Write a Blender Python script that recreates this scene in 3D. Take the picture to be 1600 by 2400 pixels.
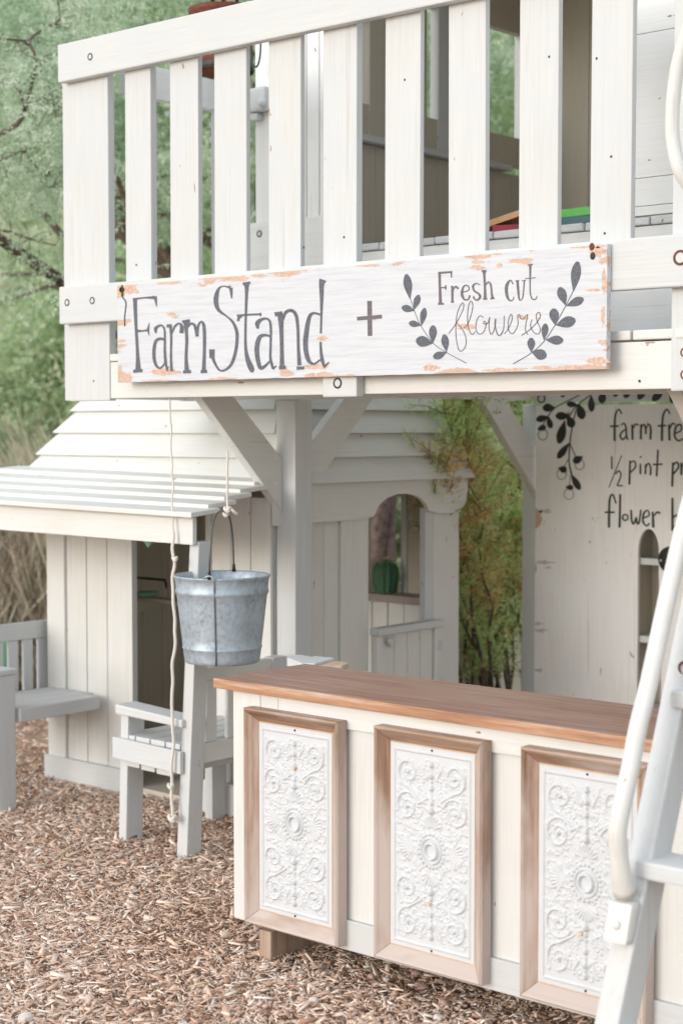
import bpy, bmesh, math, random
import numpy as np
from mathutils import Vector, Matrix, noise as mnoise
random.seed(7); RNG = np.random.default_rng(11)
S = bpy.context.scene; COL = S.collection
for o in list(bpy.data.objects): bpy.data.objects.remove(o)

# ------------------------------------------------------------------ camera, world, sun, exposure
CAM_F, YAW, PITCH, EYE = 3800.0, math.radians(40.8), math.radians(2.95), 1.5
cam = bpy.data.cameras.new('camera'); camo = bpy.data.objects.new('camera', cam); COL.objects.link(camo)
cam.sensor_fit = 'VERTICAL'; cam.sensor_height = 36; cam.sensor_width = 24
cam.lens = 36 * CAM_F / 2400; cam.clip_end = 500; cam.clip_start = 0.05
camo.location = (0, 0, EYE); camo.rotation_euler = (math.pi / 2 - PITCH, 0, YAW)
cam.dof.use_dof = True; cam.dof.focus_distance = 4.75; cam.dof.aperture_fstop = 2.9
S.camera = camo
W = bpy.data.worlds.new("World"); S.world = W; W.use_nodes = True
wn, wl = W.node_tree.nodes, W.node_tree.links
bg = wn['Background']; sky = wn.new('ShaderNodeTexSky'); sky.sky_type = 'NISHITA'; sky.sun_disc = False
SUN_DIR = Vector((-0.26, -1.4, 0.36)).normalized()
sky.sun_elevation = math.asin(SUN_DIR.z); sky.sun_rotation = math.atan2(SUN_DIR.x, SUN_DIR.y) % (2 * math.pi)
sky.air_density = 1.0; sky.dust_density = 2.0
mx = wn.new('ShaderNodeMixRGB'); mx.inputs[0].default_value = 0.7; mx.inputs[2].default_value = (8.3, 8.7, 9.1, 1)
wl.new(sky.outputs[0], mx.inputs[1]); wl.new(mx.outputs[0], bg.inputs[0]); bg.inputs[1].default_value = 0.14
sl = bpy.data.lights.new('sun', 'SUN'); sl.energy = 1.15; sl.angle = math.radians(24); sl.color = (1.0, 0.985, 0.965)
so = bpy.data.objects.new('sun', sl); COL.objects.link(so)
so.rotation_euler = SUN_DIR.to_track_quat('Z', 'Y').to_euler(); so.location = (-4, -4, 6)
S.view_settings.view_transform = 'Standard'; S.view_settings.look = 'None'
S.view_settings.exposure = 0.36; S.view_settings.gamma = 1.0
S.cycles.max_bounces = 8; S.cycles.transparent_max_bounces = 8; S.cycles.sample_clamp_indirect = 6
S.cycles.use_denoising = True

# measuring help: where the line of sight through a photo pixel meets a real plane (used to place drawn lettering on its board)
_f = Vector((-math.sin(YAW) * math.cos(PITCH), math.cos(YAW) * math.cos(PITCH), -math.sin(PITCH)))
_r = Vector((math.cos(YAW), math.sin(YAW), 0)); _u = _r.cross(_f)
def at(px, py, axis, v):
    d = _f + _r * ((px - 800) / CAM_F) - _u * ((py - 1200) / CAM_F)
    i = 'XYZ'.index(axis); c = Vector((0, 0, EYE)); return c + d * ((v - c[i]) / d[i])

# ------------------------------------------------------------------ materials
def new_mat(name):
    m = bpy.data.materials.new(name); m.use_nodes = True
    return m, m.node_tree.nodes, m.node_tree.links, m.node_tree.nodes['Principled BSDF']
def ramp(nodes, stops):
    r = nodes.new('ShaderNodeValToRGB'); e = r.color_ramp.elements
    while len(e) < len(stops): e.new(0.5)
    for k, (p, c) in enumerate(stops): e[k].position = p; e[k].color = (*c, 1) if len(c) == 3 else c
    return r
def mixc(nodes, links, fac, a, b, mode='MIX'):
    n = nodes.new('ShaderNodeMixRGB'); n.blend_type = mode
    for k, v in enumerate((fac, a, b)):
        if hasattr(v, 'links'): links.new(v, n.inputs[k])
        elif isinstance(v, (int, float)): n.inputs[k].default_value = v
        else: n.inputs[k].default_value = (*v, 1)
    return n.outputs[0]
def coords(nodes, links, scale, rnd=True):
    tc = nodes.new('ShaderNodeTexCoord'); oi = nodes.new('ShaderNodeObjectInfo')
    ad = nodes.new('ShaderNodeVectorMath'); ad.operation = 'MULTIPLY_ADD'
    cb = nodes.new('ShaderNodeCombineXYZ')
    for k in range(3):
        mt = nodes.new('ShaderNodeMath'); mt.operation = 'MULTIPLY'; mt.inputs[1].default_value = (37.1, 51.7, 73.3)[k] if rnd else 0
        links.new(oi.outputs['Random'], mt.inputs[0]); links.new(mt.outputs[0], cb.inputs[k])
    ad.inputs[1].default_value = scale
    links.new(tc.outputs['Object'], ad.inputs[0]); links.new(cb.outputs[0], ad.inputs[2])
    return ad.outputs[0]
def noise(nodes, links, vec, scale, detail=4, rough=0.6):
    n = nodes.new('ShaderNodeTexNoise'); n.inputs['Scale'].default_value = scale
    n.inputs['Detail'].default_value = detail; n.inputs['Roughness'].default_value = rough
    links.new(vec, n.inputs['Vector']); return n.outputs[0]
def bump(nodes, links, h, strength, dist, bsdf):
    b = nodes.new('ShaderNodeBump'); b.inputs['Strength'].default_value = strength; b.inputs['Distance'].default_value = dist
    links.new(h, b.inputs['Height']); links.new(b.outputs[0], bsdf.inputs['Normal'])
GR = {'X': (0.035, 1, 1), 'Y': (1, 0.035, 1), 'Z': (1, 1, 0.035)}
_pc = {}
def paint(ax='Z', base=(0.635, 0.65, 0.655), cool=(0.595, 0.62, 0.65), nick=(0.35, 0.2, 0.14), wear=0.0, name='white_paint'):
    key = (ax, base, wear, name)
    if key in _pc: return _pc[key]
    m, n, l, b = new_mat(name + '_' + ax)
    v = coords(n, l, GR[ax]); vi = coords(n, l, (1, 1, 1))
    st = noise(n, l, v, 110, 5, 0.65); big = noise(n, l, vi, 5, 3); fine = noise(n, l, v, 300, 2)
    r1 = ramp(n, [(0.30, tuple(c * 0.89 for c in base)), (0.48, tuple(c * 0.965 for c in base)), (0.64, base)]); l.new(st, r1.inputs[0])
    r2 = ramp(n, [(0.42, (0, 0, 0)), (0.68, (0.8, 0.8, 0.8))]); l.new(big, r2.inputs[0])
    c = mixc(n, l, r2.outputs[0], r1.outputs[0], cool)
    grime = noise(n, l, vi, 1.7, 5, 0.65); rg = ramp(n, [(0.52, (0, 0, 0)), (0.78, (0.40, 0.40, 0.40))]); l.new(grime, rg.inputs[0])
    c = mixc(n, l, rg.outputs[0], c, (0.60, 0.57, 0.50))
    # scuffs and little bare nicks
    gr = coords(n, l, tuple(0.3 if q < 1 else 1 for q in GR[ax]))
    sc = noise(n, l, gr, 42, 3, 0.5); r3 = ramp(n, [(0.735 - wear * 0.1, (0, 0, 0)), (0.76 - wear * 0.1, (1, 1, 1))]); l.new(sc, r3.inputs[0])
    c = mixc(n, l, r3.outputs[0], c, nick)
    # hairline checks along the grain
    ck = noise(n, l, coords(n, l, tuple(0.02 if q < 1 else 1 for q in GR[ax])), 60, 2, 0.5)
    r4 = ramp(n, [(0.70, (0, 0, 0)), (0.72, (0.45, 0.45, 0.45))]); l.new(ck, r4.inputs[0])
    c = mixc(n, l, r4.outputs[0], c, (0.5, 0.46, 0.42))
    l.new(c, b.inputs['Base Color']); b.inputs['Roughness'].default_value = 0.55
    b.inputs['Specular IOR Level'].default_value = 0.35
    h = mixc(n, l, 0.5, st, fine); bump(n, l, h, 0.35, 0.0025, b)
    _pc[key] = m; return m
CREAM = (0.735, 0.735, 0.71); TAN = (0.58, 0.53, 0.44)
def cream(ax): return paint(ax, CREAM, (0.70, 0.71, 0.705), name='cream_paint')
def fresh(ax): return paint(ax, (0.84, 0.84, 0.83), (0.81, 0.82, 0.825), name='shade_lifted_white')  # tower white with its colour lightened to offset shade behind the balcony slats
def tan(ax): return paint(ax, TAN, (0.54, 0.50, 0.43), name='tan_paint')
def wood(name, ax, stops, rough=0.7, scale=60, wash=None, bleach=False):
    m, n, l, b = new_mat(name)
    v = coords(n, l, GR[ax]); st = noise(n, l, v, scale, 6, 0.7); r1 = ramp(n, stops); l.new(st, r1.inputs[0]); c = r1.outputs[0]
    if wash:
        big = noise(n, l, coords(n, l, tuple(0.25 if q < 1 else 1 for q in GR[ax])), 9, 4, 0.6)
        r2 = ramp(n, [(0.38, (0, 0, 0)), (0.62, (1, 1, 1))]); l.new(big, r2.inputs[0])
        if bleach:   # lower parts are more washed out by rain splash
            ge = n.new('ShaderNodeNewGeometry'); sx = n.new('ShaderNodeSeparateXYZ'); l.new(ge.outputs['Position'], sx.inputs[0])
            mr = n.new('ShaderNodeMapRange'); mr.inputs[1].default_value = 0.78; mr.inputs[2].default_value = 0.25; mr.inputs[3].default_value = -0.15; mr.inputs[4].default_value = 0.13; l.new(sx.outputs['Z'], mr.inputs[0])
            ad2 = n.new('ShaderNodeMath'); l.new(big, ad2.inputs[0]); l.new(mr.outputs[0], ad2.inputs[1]); l.new(ad2.outputs[0], r2.inputs[0])
        c = mixc(n, l, r2.outputs[0], c, wash)
    l.new(c, b.inputs['Base Color']); b.inputs['Roughness'].default_value = rough
    bump(n, l, st, 0.4, 0.002, b); return m
FR = {a: wood('weathered_brown_wood_' + a, a, [(0.32, (0.17, 0.09, 0.055)), (0.5, (0.33, 0.20, 0.13)), (0.7, (0.48, 0.35, 0.27))], 0.6, 45, (0.55, 0.46, 0.415), True) for a in 'XZ'}
RAW = wood('raw_timber', 'Z', [(0.3, (0.30, 0.20, 0.14)), (0.6, (0.48, 0.36, 0.28))])
def counter_mat():
    m, n, l, b = new_mat('worn_counter_wood')
    v = coords(n, l, (0.05, 1, 1)); st = noise(n, l, v, 50, 6, 0.7)
    top = ramp(n, [(0.3, (0.16, 0.075, 0.05)), (0.5, (0.31, 0.175, 0.125)), (0.72, (0.48, 0.345, 0.28))]); l.new(st, top.inputs[0])
    big = noise(n, l, coords(n, l, (0.4, 1, 1)), 6, 4, 0.6); rb = ramp(n, [(0.4, (0, 0, 0)), (0.7, (0.8, 0.8, 0.8))]); l.new(big, rb.inputs[0])
    c1 = mixc(n, l, rb.outputs[0], top.outputs[0], (0.40, 0.27, 0.215))
    edge = ramp(n, [(0.3, (0.26, 0.12, 0.065)), (0.52, (0.46, 0.25, 0.145)), (0.70, (0.62, 0.45, 0.36))]); l.new(st, edge.inputs[0])
    g = n.new('ShaderNodeNewGeometry'); sx = n.new('ShaderNodeSeparateXYZ'); l.new(g.outputs['Normal'], sx.inputs[0])
    r3 = ramp(n, [(0.5, (0, 0, 0)), (0.9, (1, 1, 1))]); l.new(sx.outputs['Z'], r3.inputs[0])
    c = mixc(n, l, r3.outputs[0], edge.outputs[0], c1); l.new(c, b.inputs['Base Color'])
    b.inputs['Roughness'].default_value = 0.6; bump(n, l, st, 0.4, 0.002, b); return m
def flat(name, c, rough=0.6, metal=0.0, var=0.12, sc=30):
    m, n, l, b = new_mat(name); v = coords(n, l, (1, 1, 1)); t = noise(n, l, v, sc, 4)
    r = ramp(n, [(0.3, tuple(q * (1 - var) for q in c)), (0.7, tuple(min(1, q * (1 + var)) for q in c))]); l.new(t, r.inputs[0])
    l.new(r.outputs[0], b.inputs['Base Color']); b.inputs['Roughness'].default_value = rough; b.inputs['Metallic'].default_value = metal
    return m
INK = flat('faded_grey_ink', (0.115, 0.125, 0.15), 0.8, 0, 0.45, 220)
INKP = flat('faded_purple_ink', (0.15, 0.13, 0.15), 0.8, 0, 0.35, 260)
BLACK = flat('black_paint', (0.015, 0.017, 0.016), 0.5)
INKG = flat('grey_pencil_ink', (0.30, 0.31, 0.31), 0.8)
INKT = flat('dark_green_ink', (0.05, 0.065, 0.06), 0.8, 0, 0.3)
DARK = flat('dark_iron', (0.035, 0.03, 0.03), 0.5, 0.3)
RUST = flat('rusty_iron', (0.16, 0.045, 0.03), 0.7, 0.2, 0.4, 60)
ROPE = flat('cotton_rope', (0.72, 0.68, 0.62), 0.9, 0, 0.1, 300)
MINT = flat('mint_paint', (0.30, 0.52, 0.40), 0.5)
PLASTER = flat('white_plaster', (0.63, 0.65, 0.675), 0.6, 0, 0.02, 40)
SIDEGREEN = flat('green_plastic', (0.22, 0.48, 0.30), 0.4)
def sign_mat(x0, x1, z0, z1):
    m, n, l, b = new_mat('peeling_sign_paint')
    v = coords(n, l, (0.06, 1, 1), False); st = noise(n, l, v, 90, 5, 0.65)
    r1 = ramp(n, [(0.3, (0.53, 0.55, 0.60)), (0.55, (0.62, 0.64, 0.68))]); l.new(st, r1.inputs[0])
    # fine horizontal cracks of plywood
    ck = noise(n, l, coords(n, l, (0.045, 1, 1), False), 150, 3, 0.6); rk = ramp(n, [(0.62, (0, 0, 0)), (0.70, (0.6, 0.6, 0.6))]); l.new(ck, rk.inputs[0])
    c = mixc(n, l, rk.outputs[0], r1.outputs[0], (0.55, 0.52, 0.52))
    tc = n.new('ShaderNodeTexCoord'); sp = n.new('ShaderNodeSeparateXYZ'); l.new(tc.outputs['Object'], sp.inputs[0])
    def edge(out, half, wid):
        a = n.new('ShaderNodeMath'); a.operation = 'ABSOLUTE'; l.new(sp.outputs[out], a.inputs[0])
        mr = n.new('ShaderNodeMapRange'); mr.inputs[1].default_value = half - wid; mr.inputs[2].default_value = half
        l.new(a.outputs[0], mr.inputs[0]); return mr.outputs[0]
    ex = edge('X', (x1 - x0) / 2, 0.10); ez = edge('Z', (z1 - z0) / 2, 0.042)
    mxx = n.new('ShaderNodeMath'); mxx.operation = 'MAXIMUM'; l.new(ex, mxx.inputs[0]); l.new(ez, mxx.inputs[1])
    sc = n.new('ShaderNodeMath'); sc.operation = 'MULTIPLY'; sc.inputs[1].default_value = 0.19; l.new(mxx.outputs[0], sc.inputs[0])
    pn = noise(n, l, coords(n, l, (0.3, 1, 1), False), 26, 5, 0.55)
    ad = n.new('ShaderNodeMath'); l.new(pn, ad.inputs[0]); l.new(sc.outputs[0], ad.inputs[1])
    rp = ramp(n, [(0.695, (0, 0, 0)), (0.715, (1, 1, 1))]); l.new(ad.outputs[0], rp.inputs[0])
    tn = ramp(n, [(0.3, (0.50, 0.33, 0.25)), (0.7, (0.64, 0.48, 0.39))]); l.new(st, tn.inputs[0])
    c = mixc(n, l, rp.outputs[0], c, tn.outputs[0]); l.new(c, b.inputs['Base Color'])
    b.inputs['Roughness'].default_value = 0.6
    h = mixc(n, l, rp.outputs[0], st, (0.0, 0.0, 0.0)); bump(n, l, h, 0.5, 0.0025, b); return m
def galv():
    m, n, l, b = new_mat('galvanised_steel'); v = coords(n, l, (1, 1, 1))
    a = noise(n, l, v, 55, 5, 0.7); g = noise(n, l, v, 7, 3)
    r1 = ramp(n, [(0.36, (0.24, 0.28, 0.32)), (0.5, (0.36, 0.42, 0.48)), (0.66, (0.45, 0.52, 0.59))]); l.new(a, r1.inputs[0])
    r2 = ramp(n, [(0.40, (0, 0, 0)), (0.65, (0.6, 0.6, 0.6))]); l.new(g, r2.inputs[0])
    c = mixc(n, l, r2.outputs[0], r1.outputs[0], (0.46, 0.54, 0.62)); l.new(c, b.inputs['Base Color'])
    b.inputs['Metallic'].default_value = 0.4; b.inputs['Roughness'].default_value = 0.5; return m
GALV = galv()
def leaf_mat(name, stops, trans=0.35):
    m, n, l, b = new_mat(name); at_ = n.new('ShaderNodeAttribute'); at_.attribute_name = 'tint'
    r = ramp(n, stops); l.new(at_.outputs['Fac'], r.inputs[0]); l.new(r.outputs[0], b.inputs['Base Color'])
    b.inputs['Roughness'].default_value = 0.6; b.inputs['Specular IOR Level'].default_value = 0.25
    t = n.new('ShaderNodeBsdfTranslucent'); l.new(r.outputs[0], t.inputs[0])
    ms = n.new('ShaderNodeMixShader'); ms.inputs[0].default_value = trans
    l.new(b.outputs[0], ms.inputs[1]); l.new(t.outputs[0], ms.inputs[2]); l.new(ms.outputs[0], n['Material Output'].inputs[0]); return m
LEAF = leaf_mat('mesquite_leaf', [(0, (0.20, 0.32, 0.20)), (0.35, (0.47, 0.61, 0.44)), (1, (0.80, 0.87, 0.72))], 0.45)
LEAF2 = leaf_mat('bright_leaf', [(0, (0.28, 0.40, 0.20)), (0.5, (0.50, 0.63, 0.39)), (1, (0.74, 0.80, 0.60))])
GRASS = leaf_mat('hill_grass', [(0, (0.34, 0.45, 0.27)), (0.5, (0.54, 0.66, 0.42)), (0.8, (0.68, 0.75, 0.54)), (1, (0.72, 0.66, 0.53))])
DRY = leaf_mat('dry_brush', [(0, (0.15, 0.11, 0.08)), (0.35, (0.50, 0.42, 0.33)), (0.7, (0.74, 0.65, 0.53)), (0.9, (0.60, 0.66, 0.46))], 0.2)
WISP = leaf_mat('wispy_green', [(0, (0.30, 0.46, 0.15)), (0.5, (0.64, 0.82, 0.34)), (1, (0.84, 0.92, 0.56))], 0.45)
AMBER = leaf_mat('wispy_amber', [(0, (0.52, 0.32, 0.12)), (0.5, (0.78, 0.58, 0.26)), (1, (0.80, 0.74, 0.42))], 0.45)
BARK = flat('bark', (0.13, 0.095, 0.075), 0.9, 0, 0.5, 40)
BARK2 = flat('old_bark', (0.12, 0.085, 0.075), 0.9, 0, 0.6, 25)

# ------------------------------------------------------------------ object helpers
def thing(name, label, cat, loc, group=None):
    o = bpy.data.objects.new(name, None); COL.objects.link(o); o.location = loc; o.empty_display_size = 0.1
    o['label'] = label; o['category'] = cat
    if group: o['group'] = group
    return o
def tag(o, label, cat, group=None):
    o['label'] = label; o['category'] = cat
    if group: o['group'] = group
    return o
def wloc(o):
    v = Vector(o.location)
    while o.parent: o = o.parent; v = v + Vector(o.location)
    return v
def finish(name, verts, faces, mat, parent=None, label=None, kind=None, smooth=False, origin=None):
    """verts in world metres; the object's origin goes to the centre of its bounds"""
    V = np.array(verts, float).reshape(-1, 3)
    c = Vector(((V.min(0) + V.max(0)) / 2).tolist()) if origin is None else Vector(origin)
    me = bpy.data.meshes.new(name); me.from_pydata((V - np.array(c)).tolist(), [], faces); me.validate(); me.update()
    bm = bmesh.new(); bm.from_mesh(me); bmesh.ops.recalc_face_normals(bm, faces=bm.faces); bm.to_mesh(me); bm.free()
    if smooth: me.shade_smooth()
    me.materials.append(mat); o = bpy.data.objects.new(name, me); COL.objects.link(o)
    if parent: o.parent = parent; o.location = c - wloc(parent)
    else: o.location = c
    if label: o['label'] = label
    if kind: o['kind'] = kind
    return o
def from_bm(name, bm, mat, parent=None, **k):
    bm.verts.index_update()
    return finish(name, [tuple(v.co) for v in bm.verts], [[v.index for v in f.verts] for f in bm.faces], mat, parent, **k)
def bev(bm, b):
    if b > 0: bmesh.ops.bevel(bm, geom=list(bm.edges), offset=b, segments=2, affect='EDGES', profile=0.6)
def box(name, x0, x1, y0, y1, z0, z1, mat, parent, b=0.003, jit=0.0, **k):
    bm = bmesh.new(); bmesh.ops.create_cube(bm, size=1)
    for v in bm.verts:
        v.co = Vector(((x0 + x1) / 2 + v.co.x * (x1 - x0), (y0 + y1) / 2 + v.co.y * (y1 - y0), (z0 + z1) / 2 + v.co.z * (z1 - z0)))
        if jit: v.co += Vector([random.uniform(-jit, jit) for _ in range(3)])
    bev(bm, min(b, abs(x1 - x0) * .3, abs(y1 - y0) * .3, abs(z1 - z0) * .3))
    o = from_bm(name, bm, mat, parent, **k); bm.free(); return o
def prism(name, pts, axis, a0, a1, mat, parent, b=0.002, **k):
    """2-D outline pts extruded along axis ('X': pts=(y,z), 'Y': (x,z), 'Z': (x,y))"""
    def P(p, a): return {'X': (a, p[0], p[1]), 'Y': (p[0], a, p[1]), 'Z': (p[0], p[1], a)}[axis]
    bm = bmesh.new(); n = len(pts)
    A = [bm.verts.new(P(p, a0)) for p in pts]; B = [bm.verts.new(P(p, a1)) for p in pts]
    bm.faces.new(A); bm.faces.new(B[::-1])
    for i in range(n): bm.faces.new((A[i], B[i], B[(i + 1) % n], A[(i + 1) % n]))
    bmesh.ops.recalc_face_normals(bm, faces=bm.faces)
    if b: bev(bm, b)
    if n > 6: bmesh.ops.triangulate(bm, faces=[f for f in bm.faces if len(f.verts) > 4])
    o = from_bm(name, bm, mat, parent, **k); bm.free(); return o
def hexa(name, c8, mat, parent, b=0.002, **k):
    """box from 8 corners: bottom loop then top loop"""
    bm = bmesh.new(); v = [bm.verts.new(c) for c in c8]
    for q in ((3, 2, 1, 0), (4, 5, 6, 7), (0, 1, 5, 4), (1, 2, 6, 5), (2, 3, 7, 6), (3, 0, 4, 7)): bm.faces.new([v[i] for i in q])
    bmesh.ops.recalc_face_normals(bm, faces=bm.faces); bev(bm, b)
    o = from_bm(name, bm, mat, parent, **k); bm.free(); return o
def tube_geo(path, rad, seg=8, cap=True):
    P = [Vector(p) for p in path]; R = rad if isinstance(rad, (list, tuple)) else [rad] * len(P)
    V, F = [], []; t0 = (P[1] - P[0]).normalized(); up = Vector((0, 0, 1)) if abs(t0.z) < 0.9 else Vector((1, 0, 0))
    n = t0.cross(up).normalized()
    for i, p in enumerate(P):
        t = (P[min(i + 1, len(P) - 1)] - P[max(i - 1, 0)]).normalized(); n = (n - t * n.dot(t)).normalized(); bb = t.cross(n)
        for k in range(seg):
            a = 2 * math.pi * k / seg; V.append(tuple(p + (n * math.cos(a) + bb * math.sin(a)) * R[i]))
    for i in range(len(P) - 1):
        for k in range(seg):
            F.append((i * seg + k, i * seg + (k + 1) % seg, (i + 1) * seg + (k + 1) % seg, (i + 1) * seg + k))
    if cap: F.append(tuple(range(seg))[::-1]); F.append(tuple(range((len(P) - 1) * seg, len(P) * seg)))
    return V, F
def merge(parts):
    V, F = [], []
    for v, f in parts: o = len(V); V += list(v); F += [tuple(i + o for i in q) for q in f]
    return V, F
def tube(name, path, rad, mat, parent=None, seg=10, **k):
    V, F = tube_geo(path, rad, seg); return finish(name, V, F, mat, parent, smooth=True, **k)
def lathe_geo(prof, c, seg=40):
    V, F = [], []; n = len(prof)
    for k in range(seg):
        a = 2 * math.pi * k / seg
        for r, z in prof: V.append((c[0] + r * math.cos(a), c[1] + r * math.sin(a), c[2] + z))
    for k in range(seg):
        for i in range(n - 1): F.append((k * n + i, ((k + 1) % seg) * n + i, ((k + 1) % seg) * n + i + 1, k * n + i + 1))
    return V, F
def disc_bolt(px, py, y, parent, r=0.011, ring=None, plug=None):
    """round plugged bolt on a face looking to -Y: dark ring and a painted plug a little inside"""
    p = at(px, py, 'Y', y); seg = 20
    ringm = ring or DARK
    V, F = [], []
    for rr, dy in ((r * 1.12, 0.0), (r * 1.12, -0.0018), (r * 0.76, -0.0018), (r * 0.76, 0.0)):
        for k in range(seg):
            a = 2 * math.pi * k / seg; V.append((p.x + rr * math.cos(a), p.y + dy, p.z + rr * math.sin(a)))
    for j in range(3):
        for k in range(seg): F.append((j * seg + k, j * seg + (k + 1) % seg, (j + 1) * seg + (k + 1) % seg, (j + 1) * seg + k))
    o = finish('bolt', V, F, ringm, parent)
    V = [(p.x + r * .74 * math.cos(2 * math.pi * k / seg), p.y - 0.0012, p.z + r * .74 * math.sin(2 * math.pi * k / seg)) for k in range(seg)]
    V += [(x, y_ + 0.004, z) for x, y_, z in V]
    F = [tuple(range(seg))] + [(k, (k + 1) % seg, seg + (k + 1) % seg, seg + k) for k in range(seg)]
    finish('plug', V, F, plug or paint('Z'), parent)
def catmull(pts, step=0.6):
    P = np.array(pts, float); out = []
    if len(P) == 2: return P
    Q = np.vstack([2 * P[0] - P[1], P, 2 * P[-1] - P[-2]])
    for i in range(1, len(Q) - 2):
        d = np.linalg.norm(Q[i + 1][:2] - Q[i][:2]); n = max(3, min(10, int(d / 14)))
        for t in np.linspace(0, 1, n, endpoint=False):
            a, b, c, e = Q[i - 1], Q[i], Q[i + 1], Q[i + 2]
            out.append(0.5 * (2 * b + (c - a) * t + (2 * a - 5 * b + 4 * c - e) * t * t + (3 * b - 3 * c + e - a) * t ** 3))
    out.append(P[-1]); return np.array(out)
def strokes(name, data, origin, sc, y, mat, parent, dy=0.00007, base=0.0004, curve=True, defw=10):
    """hand-drawn strokes (x, y, width) -> thin painted ribbons lying on the plane y"""
    V, F = [], []
    for k, st in enumerate(data):
        st = [(p[0], p[1], p[2] if len(p) > 2 else defw) for p in st]
        Q = catmull(st) if curve and len(st) > 2 else np.array(st, float)
        yy = y - base - dy * k; o = len(V)
        for i, q in enumerate(Q):
            t = Q[min(i + 1, len(Q) - 1)][:2] - Q[max(i - 1, 0)][:2]; t = t / (np.linalg.norm(t) + 1e-9)
            nx, ny = -t[1], t[0]; w = max(q[2], 3) / 2
            for s in (-1, 1):
                p = at(origin[0] + (q[0] + s * nx * w) / sc, origin[1] + (q[1] + s * ny * w) / sc, 'Y', y); V.append((p.x, yy, p.z))
        for i in range(len(Q) - 1): F.append((o + 2 * i, o + 2 * i + 1, o + 2 * i + 3, o + 2 * i + 2))
    return finish(name, V, F, mat, parent)
def leaf_stroke(b, t, w):
    out = []
    for k in range(9):
        u = k / 8; out.append((b[0] + (t[0] - b[0]) * u, b[1] + (t[1] - b[1]) * u, w * (math.sin(math.pi * min(1, u * 0.93 + 0.02) ** 1.35) ** 0.8) + 3 if k < 8 else w * 0.30))
    return out
def ringst(cx, cy, r, w, n=14): return [(cx + r * math.cos(2 * math.pi * k / n), cy + r * 1.1 * math.sin(2 * math.pi * k / n), w) for k in range(n + 1)]

# ------------------------------------------------------------------ the setting: ground, hillside
def height(x, y):
    d = math.hypot(x, y); h = 0.0
    if d > 12.5 and y > 2: h = min(7.0, (d - 12.5) * 0.32) * min(1.0, (y - 2) / 5)
    return h
def sheet():
    xs = np.concatenate([np.linspace(-260, -20, 25), np.linspace(-18, 4, 89), np.linspace(8, 200, 16)])
    ys = np.concatenate([np.linspace(-80, -4, 10), np.linspace(-2, 16, 73), np.linspace(18, 260, 30)])
    V, F = [], []; nx = len(xs)
    for y in ys:
        for x in xs:
            n1 = mnoise.noise(Vector((x * 0.9, y * 0.9, 0))) * 0.008 if abs(x) < 20 else 0
            V.append((x, y, height(x, y) + n1 - 0.012))
    for j in range(len(ys) - 1):
        for i in range(nx - 1): F.append((j * nx + i, j * nx + i + 1, (j + 1) * nx + i + 1, (j + 1) * nx + i))
    m, n, l, b = new_mat('mulch_ground'); v = coords(n, l, (1, 1, 1), False)
    a = noise(n, l, v, 75, 5, 0.75); g = noise(n, l, v, 1.4, 3)
    r1 = ramp(n, [(0.3, (0.20, 0.115, 0.08)), (0.5, (0.48, 0.33, 0.25)), (0.7, (0.68, 0.54, 0.45))]); l.new(a, r1.inputs[0])
    r2 = ramp(n, [(0.35, (0.75, 0.7, 0.7)), (0.7, (1.1, 1.05, 1.0))]); l.new(g, r2.inputs[0])
    c = mixc(n, l, 1.0, r1.outputs[0], r2.outputs[0], 'MULTIPLY')
    tc = n.new('ShaderNodeTexCoord'); ln = n.new('ShaderNodeVectorMath'); ln.operation = 'LENGTH'; l.new(tc.outputs['Object'], ln.inputs[0])
    rr = n.new('ShaderNodeMapRange'); rr.inputs[1].default_value = 11.6; rr.inputs[2].default_value = 13.5; l.new(ln.outputs['Value'], rr.inputs[0])
    gr = ramp(n, [(0.3, (0.22, 0.30, 0.13)), (0.7, (0.42, 0.48, 0.26))]); l.new(noise(n, l, v, 3, 4), gr.inputs[0])
    c = mixc(n, l, rr.outputs[0], c, gr.outputs[0]); l.new(c, b.inputs['Base Color']); b.inputs['Roughness'].default_value = 0.95
    bump(n, l, a, 0.8, 0.01, b)
    o = finish('ground', V, F, m, None, kind='structure', smooth=True, origin=(0, 0, 0)); return o
sheet()

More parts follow.
